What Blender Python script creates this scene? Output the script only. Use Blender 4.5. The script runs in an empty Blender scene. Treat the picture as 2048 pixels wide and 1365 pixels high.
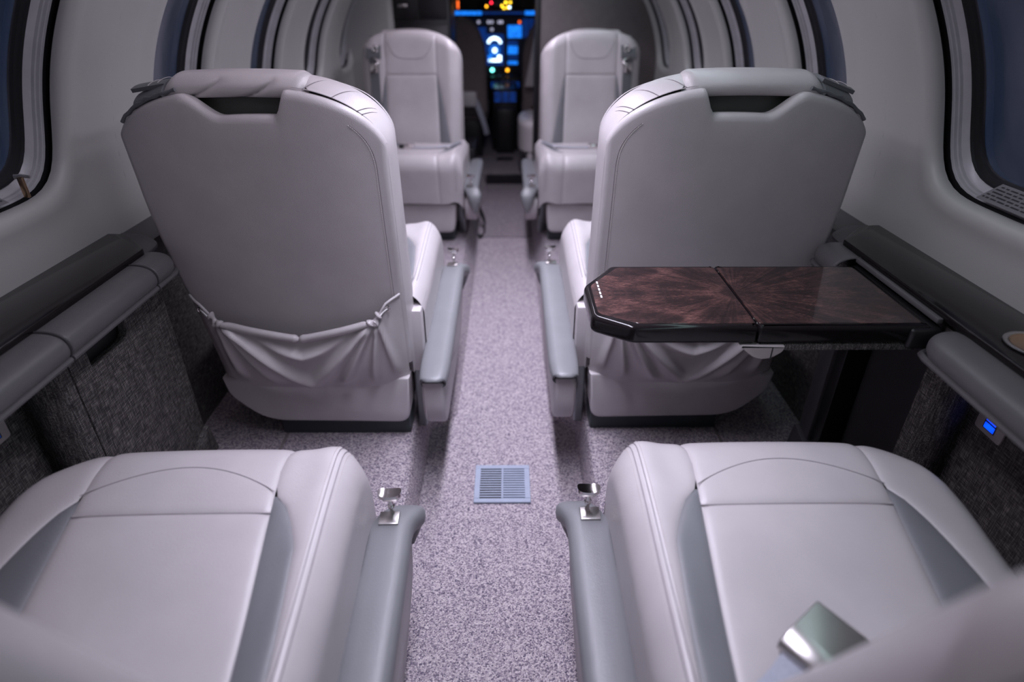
import bpy, bmesh, math, random
from mathutils import Vector, Matrix
random.seed(7)
PI = math.pi
sc = bpy.context.scene
COL = sc.collection

# ------------------------------------------------------------------ camera
cam_d = bpy.data.cameras.new('camera'); cam = bpy.data.objects.new('camera', cam_d); COL.objects.link(cam)
cam.location = (0.018, 0.0, 1.2)
cam.rotation_euler = (math.radians(90 - 29.81), 0, math.radians(-0.29))
cam_d.sensor_width = 36.0; cam_d.lens = 36.0 * 1200 / 2048
cam_d.clip_start = 0.02; cam_d.clip_end = 60
cam_d.dof.use_dof = True; cam_d.dof.focus_distance = 1.12; cam_d.dof.aperture_fstop = 1.9
sc.camera = cam

# ------------------------------------------------------------------ world: dusk outside the windows
w = bpy.data.worlds.new('world'); sc.world = w; w.use_nodes = True
bgn = w.node_tree.nodes['Background']; bgn.inputs[0].default_value = (0.010, 0.045, 0.120, 1); bgn.inputs[1].default_value = 0.22

# ------------------------------------------------------------------ lights in the ceiling fittings
def area(name, loc, sx, sy, power, col, rot=(0, 0, 0), spread=180):
    l = bpy.data.lights.new(name, 'AREA'); l.shape = 'RECTANGLE'; l.size = sx; l.size_y = sy
    l.energy = power; l.color = col; l.spread = math.radians(spread)
    o = bpy.data.objects.new(name, l); COL.objects.link(o); o.location = loc; o.rotation_euler = rot
    return o
area('aisle_strip_light', (0.0, 1.43, 1.520), 0.10, 1.94, 8.2, (0.84, 0.815, 1.0), spread=80)
area('aisle_strip_glow', (0.0, 1.43, 1.519), 0.10, 1.94, 6.0, (0.88, 0.83, 1.0))
area('aisle_strip_light_forward', (0.0, 3.0, 1.520), 0.10, 0.9, 5.0, (0.88, 0.82, 1.0), spread=130)
area('wash_light_left', (-0.50, 1.6, 1.40), 0.05, 4.4, 1.2, (0.98, 0.82, 1.0), (0, math.radians(-25), 0))
area('wash_light_right', (0.50, 1.6, 1.40), 0.05, 4.4, 2.0, (0.66, 0.97, 0.98), (0, math.radians(25), 0))

sc.view_settings.view_transform = 'Standard'; sc.view_settings.look = 'None'
sc.view_settings.gamma = 1.0; sc.view_settings.use_curve_mapping = False
sc.view_settings.exposure = 0.14

# ------------------------------------------------------------------ materials
MATS = {}
def new_mat(name):
    m = bpy.data.materials.new(name); m.use_nodes = True
    nt = m.node_tree; b = nt.nodes['Principled BSDF']; MATS[name] = m
    return m, nt, b
def node(nt, typ, **kw):
    n = nt.nodes.new(typ)
    for k, v in kw.items():
        if k in n.inputs: n.inputs[k].default_value = v
        else: setattr(n, k, v)
    return n
def coords(nt, scale=(1, 1, 1)):
    tc = nt.nodes.new('ShaderNodeTexCoord'); mp = nt.nodes.new('ShaderNodeMapping')
    mp.inputs['Scale'].default_value = scale
    nt.links.new(tc.outputs['Object'], mp.inputs['Vector']); return mp.outputs['Vector']
def bump(nt, b, height, strength, dist=0.001):
    bn = nt.nodes.new('ShaderNodeBump'); bn.inputs['Strength'].default_value = strength; bn.inputs['Distance'].default_value = dist
    nt.links.new(height, bn.inputs['Height']); nt.links.new(bn.outputs['Normal'], b.inputs['Normal']); return bn
def ramp(nt, fac, stops):
    r = nt.nodes.new('ShaderNodeValToRGB'); e = r.color_ramp.elements
    while len(e) < len(stops): e.new(0.5)
    for i, (p, c) in enumerate(stops):
        e[i].position = p; e[i].color = (*c, 1)
    nt.links.new(fac, r.inputs['Fac']); return r.outputs['Color']
def plain(name, col, rough=0.5, metal=0.0, coat=0.0, spec=None, vary=0.06, vscale=30):
    m, nt, b = new_mat(name)
    v = coords(nt); n = node(nt, 'ShaderNodeTexNoise', Scale=vscale, Detail=3.0); nt.links.new(v, n.inputs['Vector'])
    lo = tuple(c * (1 - vary) for c in col); hi = tuple(min(1, c * (1 + vary)) for c in col)
    nt.links.new(ramp(nt, n.outputs['Fac'], [(0.3, lo), (0.7, hi)]), b.inputs['Base Color'])
    b.inputs['Roughness'].default_value = rough; b.inputs['Metallic'].default_value = metal
    b.inputs['Coat Weight'].default_value = coat; b.inputs['Coat Roughness'].default_value = 0.05
    if spec is not None: b.inputs['Specular IOR Level'].default_value = spec
    return m
def leather(name, col, rough=0.42, grain=520, gs=0.16):
    m, nt, b = new_mat(name)
    v = coords(nt)
    n = node(nt, 'ShaderNodeTexNoise', Scale=14.0, Detail=4.0); nt.links.new(v, n.inputs['Vector'])
    lo = tuple(c * 0.95 for c in col); hi = tuple(min(1, c * 1.04) for c in col)
    nt.links.new(ramp(nt, n.outputs['Fac'], [(0.3, lo), (0.7, hi)]), b.inputs['Base Color'])
    vo = node(nt, 'ShaderNodeTexVoronoi', Scale=grain); nt.links.new(v, vo.inputs['Vector'])
    n2 = node(nt, 'ShaderNodeTexNoise', Scale=45.0, Detail=5.0); nt.links.new(v, n2.inputs['Vector'])
    mx = nt.nodes.new('ShaderNodeMath'); mx.operation = 'MULTIPLY_ADD'; mx.inputs[1].default_value = 2.0
    nt.links.new(n2.outputs['Fac'], mx.inputs[0]); nt.links.new(vo.outputs['Distance'], mx.inputs[2])
    bump(nt, b, mx.outputs[0], gs, 0.0012)
    b.inputs['Roughness'].default_value = rough
    return m
LEATHER = leather('leather_light', (0.53, 0.495, 0.505), 0.35)
LEATHER_SIDE = leather('leather_side_panel', (0.50, 0.465, 0.48), 0.45)
GREY = leather('leather_grey', (0.19, 0.195, 0.21), 0.40, 600, 0.2)
ARMGREY = leather('leather_armrest', (0.185, 0.19, 0.20), 0.36, 600, 0.16)
ROLL = leather('leather_sidewall', (0.125, 0.12, 0.125), 0.45, 500, 0.14)
SEAM = plain('seam_thread', (0.27, 0.245, 0.26), 0.8)
STITCH = plain('stitch_thread', (0.60, 0.56, 0.55), 0.7)
WHITE = plain('white_liner', (0.47, 0.465, 0.45), 0.40, vary=0.02, vscale=4)
REVEAL = plain('window_liner', (0.44, 0.43, 0.45), 0.3)
SLOT = plain('black_slot', (0.012, 0.012, 0.014), 0.5)
BLACK = plain('black_plastic', (0.012, 0.011, 0.013), 0.35)
LACQ = plain('black_lacquer', (0.010, 0.008, 0.009), 0.10, 0, 0.0, 0.28)
CHROME = plain('chrome', (0.78, 0.74, 0.74), 0.12, 1.0)
BRUSH = plain('brushed_steel', (0.50, 0.48, 0.47), 0.30, 1.0)
BRASS = plain('brass', (0.50, 0.34, 0.22), 0.28, 1.0)
VENTM = plain('vent_paint', (0.26, 0.30, 0.38), 0.45)
VENTD = plain('vent_damper', (0.10, 0.125, 0.17), 0.6)
PLATE = plain('outlet_plate', (0.45, 0.41, 0.41), 0.4)
DARKLEG = plain('seat_pedestal', (0.035, 0.045, 0.05), 0.4)
LEGM = plain('seat_leg_metal', (0.20, 0.21, 0.22), 0.35, 0.6)
RECESS = plain('handle_recess', (0.10, 0.105, 0.095), 0.6)
WEB = plain('belt_webbing', (0.42, 0.44, 0.52), 0.75, vary=0.12, vscale=400)
STRAP = leather('strap_leather', (0.13, 0.135, 0.145), 0.45, 600, 0.2)
LEDGEB = plain('ledge_base', (0.06, 0.055, 0.06), 0.4)
PILOT = plain('pilot_seat_fabric', (0.20, 0.165, 0.165), 0.9)
PARTG = plain('partition_fabric', (0.17, 0.145, 0.15), 0.8)
PLAC = plain('placard_film', (0.22, 0.21, 0.22), 0.4)
PLACT = plain('placard_print', (0.04, 0.04, 0.045), 0.5)
INLAY = plain('white_inlay', (0.80, 0.78, 0.78), 0.4)

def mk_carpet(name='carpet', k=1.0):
    m, nt, b = new_mat(name)
    v = coords(nt)
    vo = node(nt, 'ShaderNodeTexVoronoi', Scale=380.0, Randomness=1.0); nt.links.new(v, vo.inputs['Vector'])
    sep = nt.nodes.new('ShaderNodeSeparateColor'); nt.links.new(vo.outputs['Color'], sep.inputs[0])
    n = node(nt, 'ShaderNodeTexNoise', Scale=140.0, Detail=3.0); nt.links.new(v, n.inputs['Vector'])
    mx = nt.nodes.new('ShaderNodeMath'); mx.operation = 'MULTIPLY_ADD'; mx.inputs[1].default_value = 0.75
    nt.links.new(sep.outputs[0], mx.inputs[0])
    m2 = nt.nodes.new('ShaderNodeMath'); m2.operation = 'MULTIPLY_ADD'; m2.inputs[1].default_value = 0.40; m2.inputs[2].default_value = -0.04
    nt.links.new(n.outputs['Fac'], m2.inputs[0]); nt.links.new(m2.outputs[0], mx.inputs[2])
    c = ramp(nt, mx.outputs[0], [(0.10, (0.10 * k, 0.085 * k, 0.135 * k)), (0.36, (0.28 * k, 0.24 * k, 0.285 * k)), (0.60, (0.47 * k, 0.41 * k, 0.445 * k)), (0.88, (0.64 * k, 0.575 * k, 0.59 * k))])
    nt.links.new(c, b.inputs['Base Color'])
    b.inputs['Roughness'].default_value = 0.95; b.inputs['Specular IOR Level'].default_value = 0.15
    inv = nt.nodes.new('ShaderNodeMath'); inv.operation = 'SUBTRACT'; inv.inputs[0].default_value = 1.0
    nt.links.new(vo.outputs['Distance'], inv.inputs[1])
    bump(nt, b, inv.outputs[0], 0.9, 0.004)
    return m
CARPET = mk_carpet()

def mk_tweed():
    m, nt, b = new_mat('tweed')
    tc = nt.nodes.new('ShaderNodeTexCoord')
    def streak(scale):
        mp = nt.nodes.new('ShaderNodeMapping'); mp.inputs['Scale'].default_value = scale
        nt.links.new(tc.outputs['Object'], mp.inputs['Vector'])
        n = node(nt, 'ShaderNodeTexNoise', Scale=1.0, Detail=2.0); nt.links.new(mp.outputs['Vector'], n.inputs['Vector']); return n.outputs['Fac']
    a = streak((600, 45, 600)); c = streak((600, 600, 45))
    mx = nt.nodes.new('ShaderNodeMath'); mx.operation = 'ADD'; nt.links.new(a, mx.inputs[0]); nt.links.new(c, mx.inputs[1])
    hf = nt.nodes.new('ShaderNodeMath'); hf.operation = 'MULTIPLY'; hf.inputs[1].default_value = 0.5; nt.links.new(mx.outputs[0], hf.inputs[0])
    col = ramp(nt, hf.outputs[0], [(0.34, (0.02, 0.018, 0.02)), (0.5, (0.085, 0.078, 0.078)), (0.66, (0.27, 0.25, 0.24))])
    nt.links.new(col, b.inputs['Base Color']); b.inputs['Roughness'].default_value = 0.8; b.inputs['Specular IOR Level'].default_value = 0.25
    bump(nt, b, hf.outputs[0], 0.6, 0.0015)
    return m
TWEED = mk_tweed()

def mk_burl():
    m, nt, b = new_mat('burl_veneer')
    tc = nt.nodes.new('ShaderNodeTexCoord'); sx = nt.nodes.new('ShaderNodeSeparateXYZ'); nt.links.new(tc.outputs['Object'], sx.inputs[0])
    ab = nt.nodes.new('ShaderNodeMath'); ab.operation = 'ABSOLUTE'; nt.links.new(sx.outputs[1], ab.inputs[0])
    cb = nt.nodes.new('ShaderNodeCombineXYZ'); nt.links.new(sx.outputs[0], cb.inputs[0]); nt.links.new(ab.outputs[0], cb.inputs[1])
    v = cb.outputs[0]
    n0 = node(nt, 'ShaderNodeTexNoise', Scale=11.0, Detail=6.0, Distortion=1.8); nt.links.new(v, n0.inputs['Vector'])
    mp = nt.nodes.new('ShaderNodeMapping'); mp.inputs['Scale'].default_value = (28, 170, 60); mp.inputs['Rotation'].default_value = (0, 0, 0.5)
    nt.links.new(v, mp.inputs['Vector'])
    n1 = node(nt, 'ShaderNodeTexNoise', Scale=2.0, Detail=6.0, Distortion=2.5); nt.links.new(mp.outputs['Vector'], n1.inputs['Vector'])
    xo = nt.nodes.new('ShaderNodeMath'); xo.operation = 'ADD'; xo.inputs[1].default_value = 0.016; nt.links.new(sx.outputs[0], xo.inputs[0])
    an = nt.nodes.new('ShaderNodeMath'); an.operation = 'ARCTAN2'; nt.links.new(ab.outputs[0], an.inputs[0]); nt.links.new(xo.outputs[0], an.inputs[1])
    am = nt.nodes.new('ShaderNodeMath'); am.operation = 'MULTIPLY'; am.inputs[1].default_value = 9.0; nt.links.new(an.outputs[0], am.inputs[0])
    c2 = nt.nodes.new('ShaderNodeCombineXYZ'); nt.links.new(am.outputs[0], c2.inputs[0]); nt.links.new(sx.outputs[0], c2.inputs[1])
    n3 = node(nt, 'ShaderNodeTexNoise', Scale=1.6, Detail=7.0, Distortion=0.4); nt.links.new(c2.outputs[0], n3.inputs['Vector'])
    av = nt.nodes.new('ShaderNodeMath'); av.operation = 'MULTIPLY_ADD'; av.inputs[1].default_value = 0.38
    hv = nt.nodes.new('ShaderNodeMath'); hv.operation = 'MULTIPLY'; hv.inputs[1].default_value = 0.62
    nt.links.new(n1.outputs['Fac'], hv.inputs[0]); nt.links.new(n3.outputs['Fac'], av.inputs[0]); nt.links.new(hv.outputs[0], av.inputs[2])
    mx = nt.nodes.new('ShaderNodeMath'); mx.operation = 'MULTIPLY_ADD'; mx.inputs[1].default_value = 0.85
    nt.links.new(av.outputs[0], mx.inputs[0])
    m2 = nt.nodes.new('ShaderNodeMath'); m2.operation = 'MULTIPLY_ADD'; m2.inputs[1].default_value = 0.45; m2.inputs[2].default_value = -0.13
    nt.links.new(n0.outputs['Fac'], m2.inputs[0]); nt.links.new(m2.outputs[0], mx.inputs[2])
    c = ramp(nt, mx.outputs[0], [(0.40, (0.009, 0.005, 0.005)), (0.50, (0.026, 0.012, 0.012)), (0.58, (0.075, 0.033, 0.030)), (0.70, (0.20, 0.095, 0.08))])
    nt.links.new(c, b.inputs['Base Color']); b.inputs['Roughness'].default_value = 0.3
    b.inputs['Coat Weight'].default_value = 0.8; b.inputs['Coat Roughness'].default_value = 0.04; b.inputs['Specular IOR Level'].default_value = 0.2
    return m
BURL = mk_burl()

def mk_glass():
    m, nt, b = new_mat('window_glass'); nt.nodes.remove(b)
    out = nt.nodes['Material Output']
    tr = nt.nodes.new('ShaderNodeBsdfTransparent'); tr.inputs[0].default_value = (0.80, 0.88, 0.95, 1)
    gl = nt.nodes.new('ShaderNodeBsdfGlossy'); gl.inputs['Roughness'].default_value = 0.22
    fr = nt.nodes.new('ShaderNodeFresnel'); fr.inputs[0].default_value = 1.85
    mix = nt.nodes.new('ShaderNodeMixShader')
    hz = nt.nodes.new('ShaderNodeBsdfDiffuse'); hz.inputs[0].default_value = (0.55, 0.53, 0.62, 1)      # pale cabin reflections painted into the panes as a diffuse haze
    noi = node(nt, 'ShaderNodeTexNoise', Scale=6.0, Detail=2.0); nt.links.new(coords(nt, (1, 3, 0.6)), noi.inputs['Vector'])
    hm = nt.nodes.new('ShaderNodeMapRange'); hm.inputs['From Min'].default_value = 0.35; hm.inputs['From Max'].default_value = 0.7; hm.inputs['To Min'].default_value = 0.03; hm.inputs['To Max'].default_value = 0.14
    nt.links.new(noi.outputs['Fac'], hm.inputs['Value'])
    m1 = nt.nodes.new('ShaderNodeMixShader'); nt.links.new(hm.outputs['Result'], m1.inputs[0]); nt.links.new(tr.outputs[0], m1.inputs[1]); nt.links.new(hz.outputs[0], m1.inputs[2])
    nt.links.new(fr.outputs[0], mix.inputs[0]); nt.links.new(m1.outputs[0], mix.inputs[1]); nt.links.new(gl.outputs[0], mix.inputs[2])
    nt.links.new(mix.outputs[0], out.inputs[0]); return m
GLASS = mk_glass()
def emit(name, col, s):
    m, nt, b = new_mat(name); b.inputs['Base Color'].default_value = (0.01, 0.01, 0.01, 1)
    v = coords(nt); n = node(nt, 'ShaderNodeTexNoise', Scale=55.0, Detail=2.0); nt.links.new(v, n.inputs['Vector'])
    lo = tuple(c * 0.55 for c in col)
    nt.links.new(ramp(nt, n.outputs['Fac'], [(0.35, lo), (0.62, col)]), b.inputs['Emission Color'])
    b.inputs['Emission Strength'].default_value = s; return m
E_BLUE = emit('screen_blue', (0.01, 0.22, 1.0), 1.3)
E_DEEP = emit('backlight_blue', (0.004, 0.05, 0.32), 0.55)
E_WHITE = emit('screen_white', (0.55, 0.80, 1.0), 5.0)
E_CYAN = emit('lamp_cyan', (0.2, 1.0, 0.9), 6.0)
E_AMB = emit('lamp_amber', (1.0, 0.42, 0.02), 5.0)
E_YEL = emit('lamp_yellow', (1.0, 0.62, 0.03), 6.0)
E_RED = emit('lamp_red', (1.0, 0.02, 0.05), 6.0)
E_ORG = emit('lamp_orange', (1.0, 0.14, 0.02), 2.5)
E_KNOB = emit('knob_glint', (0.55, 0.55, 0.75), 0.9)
E_USB = emit('usb_blue', (0.0, 0.05, 1.0), 2.2)
E_DIFF = emit('light_diffuser', (1.0, 0.95, 1.0), 1.5)

# ------------------------------------------------------------------ mesh helpers
class Fr:
    """placement of a thing: local x -> mx, local y -> my, plus a turn about z"""
    def __init__(s, X=0, Y=0, Z=0, mx=1, my=1, rz=0):
        s.X, s.Y, s.Z, s.mx, s.my = X, Y, Z, mx, my; s.c, s.s = math.cos(rz), math.sin(rz)
        s.flip = mx * my < 0
    def __call__(s, p):
        x, y = p[0] * s.mx, p[1] * s.my
        return (s.X + x * s.c - y * s.s, s.Y + x * s.s + y * s.c, s.Z + p[2])
ID = Fr()
def rootloc(o):
    while o.parent: o = o.parent
    return o.location
def make(name, vf, mat, parent=None, fr=ID, smooth=True, sharp=40, fix=False):
    vs, fs = vf
    ox = rootloc(parent) if parent else Vector((0, 0, 0))
    P = [Vector(fr(v)) - ox for v in vs]
    F = [tuple(reversed(f)) for f in fs] if fr.flip else fs
    me = bpy.data.meshes.new(name); me.from_pydata([tuple(p) for p in P], [], F); me.update()
    if fix:
        bm = bmesh.new(); bm.from_mesh(me); bmesh.ops.recalc_face_normals(bm, faces=bm.faces); bm.to_mesh(me); bm.free()
    if smooth:
        me.polygons.foreach_set('use_smooth', [True] * len(me.polygons))
        if sharp: me.set_sharp_from_angle(angle=math.radians(sharp))
    me.materials.append(mat)
    o = bpy.data.objects.new(name, me); COL.objects.link(o)
    if parent: o.parent = parent
    return o
def thing(name, label, cat, loc, group=None):
    o = bpy.data.objects.new(name, None); COL.objects.link(o); o.location = loc; o.empty_display_size = 0.05
    o['label'] = label; o['category'] = cat
    if group: o['group'] = group
    return o
def struct(o): o['kind'] = 'structure'; return o
def joinvf(*items):
    V, F = [], []
    for v, f in items:
        k = len(V); V += list(v); F += [tuple(i + k for i in q) for q in f]
    return V, F
def xf(vf, fn): return [fn(p) for p in vf[0]], vf[1]
def sheet(f, nu, nv, cu=False, cv=False, closeu=False):
    us = [(0.5 - 0.5 * math.cos(PI * i / nu)) if cu else i / nu for i in range(nu + (0 if closeu else 1))]
    vs_ = [(0.5 - 0.5 * math.cos(PI * j / nv)) if cv else j / nv for j in range(nv + 1)]
    V = [f(u, v) for v in vs_ for u in us]; n = len(us); F = []
    for j in range(nv):
        for i in range(nu):
            a = j * n + i; b = j * n + (i + 1) % n
            F.append((a, b, b + n, a + n))
    return V, F
def bm_vf(bm):
    bm.verts.index_update(); V = [tuple(v.co) for v in bm.verts]; F = [tuple(v.index for v in f.verts) for f in bm.faces]; bm.free(); return V, F
def rbox(x0, x1, y0, y1, z0, z1, r=0.0, seg=2):
    bm = bmesh.new(); bmesh.ops.create_cube(bm, size=1)
    for v in bm.verts:
        v.co = ((x0 + x1) / 2 + v.co.x * (x1 - x0), (y0 + y1) / 2 + v.co.y * (y1 - y0), (z0 + z1) / 2 + v.co.z * (z1 - z0))
    if r > 0: bmesh.ops.bevel(bm, geom=bm.edges[:], offset=r, segments=seg, affect='EDGES', profile=0.5)
    return bm_vf(bm)
def prism(out, a, b, axis='x', r=0.0, seg=3):
    """extrude a 2-d outline; axis x: outline=(y,z); y: (x,z); z: (x,y)"""
    def P(p, t): return {'x': (t, p[0], p[1]), 'y': (p[0], t, p[1]), 'z': (p[0], p[1], t)}[axis]
    bm = bmesh.new()
    lo = [bm.verts.new(P(p, a)) for p in out]; hi = [bm.verts.new(P(p, b)) for p in out]; n = len(out)
    f1 = bm.faces.new(lo[::-1]); f2 = bm.faces.new(hi)
    for i in range(n): bm.faces.new((lo[i], lo[(i + 1) % n], hi[(i + 1) % n], hi[i]))
    bmesh.ops.recalc_face_normals(bm, faces=bm.faces)
    if r > 0:
        bmesh.ops.bevel(bm, geom=list(f1.edges) + list(f2.edges), offset=r, segments=seg, affect='EDGES', profile=0.5)
    return bm_vf(bm)
def rpoly(pts, n=5):
    """round the corners of a polygon; pts = (x, y, radius)"""
    out = []; m = len(pts)
    for i in range(m):
        p = Vector(pts[i][:2]); a = Vector(pts[i - 1][:2]); b = Vector(pts[(i + 1) % m][:2]); r = pts[i][2]
        if r <= 0: out.append(tuple(p)); continue
        d1 = (a - p); d2 = (b - p); l = min(r, d1.length * .49, d2.length * .49)
        p1 = p + d1.normalized() * l; p2 = p + d2.normalized() * l
        for k in range(n + 1):
            t = k / n; q = p1 * (1 - t) ** 2 + p * 2 * t * (1 - t) + p2 * t * t; out.append(tuple(q))
    return out
def tube(path, r, n=8, closed=False, caps=True):
    P = [Vector(p) for p in path]; V = []; F = []; m = len(P); up = Vector((0.013, 0.021, 1))
    rr = r if callable(r) else (lambda t: r)
    prev = None
    for i in range(m):
        a = P[i - 1] if (i > 0 or closed) else P[i]; b = P[(i + 1) % m] if (i < m - 1 or closed) else P[i]
        t = (b - a).normalized()
        if prev is None:
            u = t.cross(up)
            if u.length < 0.05: u = t.cross(Vector((1, 0, 0)))
        else: u = prev - t * prev.dot(t)
        u.normalize(); prev = u; w = t.cross(u); R = rr(i / max(1, m - 1))
        for k in range(n):
            an = 2 * PI * k / n; V.append(tuple(P[i] + u * (R * math.cos(an)) + w * (R * math.sin(an))))
    for i in range(m if closed else m - 1):
        j = (i + 1) % m
        for k in range(n): F.append((i * n + k, i * n + (k + 1) % n, j * n + (k + 1) % n, j * n + k))
    if caps and not closed:
        F.append(tuple(range(n))[::-1]); F.append(tuple((m - 1) * n + k for k in range(n)))
    return V, [tuple(reversed(f)) for f in F]
def lathe(prof, n=20, axis=(0, 0, 0)):
    V = []; F = []; m = len(prof)
    for k in range(n):
        a = 2 * PI * k / n
        for r, z in prof: V.append((axis[0] + r * math.cos(a), axis[1] + r * math.sin(a), axis[2] + z))
    for k in range(n):
        for i in range(m - 1):
            a = k * m + i; b = ((k + 1) % n) * m + i; F.append((a, b, b + 1, a + 1))
    return V, F
def sm(a, b, x):
    t = max(0, min(1, (x - a) / (b - a))); return t * t * (3 - 2 * t)
def lerp(a, b, t): return a + (b - a) * t
def curve(pts, n=10):
    """Catmull-Rom through points"""
    P = [Vector(p) for p in pts]; P = [P[0] * 2 - P[1]] + P + [P[-1] * 2 - P[-2]]; out = []
    for i in range(1, len(P) - 2):
        for k in range(n):
            t = k / n; a, b, c, d = P[i - 1], P[i], P[i + 1], P[i + 2]
            out.append(tuple(0.5 * ((2 * b) + (c - a) * t + (2 * a - 5 * b + 4 * c - d) * t * t + (3 * b - a - 3 * c + d) * t ** 3)))
    out.append(tuple(P[-2])); return out
def ribbon(path, wvec, th):
    """flat strap: path of centre points, half-width vectors, thickness"""
    V = []; F = []; m = len(path)
    for i in range(m):
        p = Vector(path[i]); a = Vector(path[max(0, i - 1)]); b = Vector(path[min(m - 1, i + 1)])
        wv = Vector(wvec[i] if isinstance(wvec, list) else wvec); nrm = (b - a).cross(wv).normalized() * th / 2
        for q in (p - wv - nrm, p + wv - nrm, p + wv + nrm, p - wv + nrm): V.append(tuple(q))
    for i in range(m - 1):
        for k in range(4): F.append((i * 4 + k, i * 4 + (k + 1) % 4, i * 4 + 4 + (k + 1) % 4, i * 4 + 4 + k))
    F.append((3, 2, 1, 0)); F.append(tuple((m - 1) * 4 + k for k in range(4)))
    return V, F
def stitches(path, gap=0.0045, ln=0.0028, r=0.0006):
    """a run of thread stitches along a polyline"""
    out = []; P = [Vector(p) for p in path]; acc = 0; V = []; F = []
    for a, b in zip(P, P[1:]):
        L = (b - a).length
        if L < 1e-6: continue
        d = (b - a) / L
        while acc < L:
            p = a + d * acc; q = p + d * ln
            out.append(tube([tuple(p), tuple(q)], r, 5)); acc += gap
        acc -= L
    return joinvf(*out) if out else ([], [])

FLOOR = 0.212; AISLE = 0.11
HW = 0.83
def wallX(z):
    if z < 0.85: return HW
    t = min(1.0, (z - 0.85) / 0.70); return HW * math.sqrt(max(0.0, 1 - t * t))

# ================================================================== SETTING
# carpeted floor: dropped aisle with soft edges, raised step at the near end, step up to the cockpit
def aw(y):            # half width of the dropped aisle floor
    return lerp(0.205, 0.138, sm(1.36, 1.46, y))
def floor_prof(y):
    a = aw(y); top = a + lerp(0.016, 0.045, sm(1.36, 1.46, y)); z0 = AISLE; z1 = FLOOR
    return [(-0.86, z1), (-0.60, z1), (-0.4, z1), (-top - 0.02, z1), (-top, z1 - 0.004), (-top + 0.007, z1 - 0.016), (-a - 0.004, z0 + 0.014), (-a, z0 + 0.004), (-a + 0.012, z0), (-a * .4, z0),
            (a * .4, z0), (a - 0.012, z0), (a, z0 + 0.004), (a + 0.004, z0 + 0.014), (top - 0.007, z1 - 0.016), (top, z1 - 0.004), (top + 0.02, z1), (0.4, z1), (0.60, z1), (0.86, z1)]
ys = [-1.2, -0.4, 0.2, 0.5, 0.72, 0.9, 1.1, 1.25, 1.36, 1.385, 1.41, 1.435, 1.46, 1.6, 2.0, 2.5, 2.99, 3.5, 4.02]
V = []; F = []
for y in ys:
    for x, z in floor_prof(y): V.append((x, y, z))
n = 20
for j in range(len(ys) - 1):
    for i in range(n - 1): F.append((j * n + i, j * n + i + 1, (j + 1) * n + i + 1, (j + 1) * n + i))
fl = struct(make('floor', (V, F), CARPET))
make('aisle_step', rbox(-0.195, 0.197, -1.2, 0.655, AISLE - 0.01, AISLE + 0.08, 0.010, 3), CARPET, fl)
make('aisle_shaded_carpet', rbox(-0.136, 0.136, 2.99, 4.018, AISLE - 0.01, AISLE + 0.006, 0.003, 2), mk_carpet('carpet_shaded', 0.72), fl)  # far aisle carpet beyond the seam, its shade put into a darker colour
for sx in (-1, 1):     # seat rails sunk in the side floors
    make('seat_rail', rbox(sx * 0.56 - 0.004, sx * 0.56 + 0.004, 0.9, 3.4, FLOOR - 0.004, FLOOR + 0.0015, 0.001, 1), PARTG, fl)
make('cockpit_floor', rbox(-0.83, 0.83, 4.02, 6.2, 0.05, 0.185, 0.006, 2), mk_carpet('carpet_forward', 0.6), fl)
make('step_riser', rbox(-0.135, 0.115, 4.005, 4.022, AISLE, 0.178, 0.002, 1), BLACK, fl)

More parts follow.
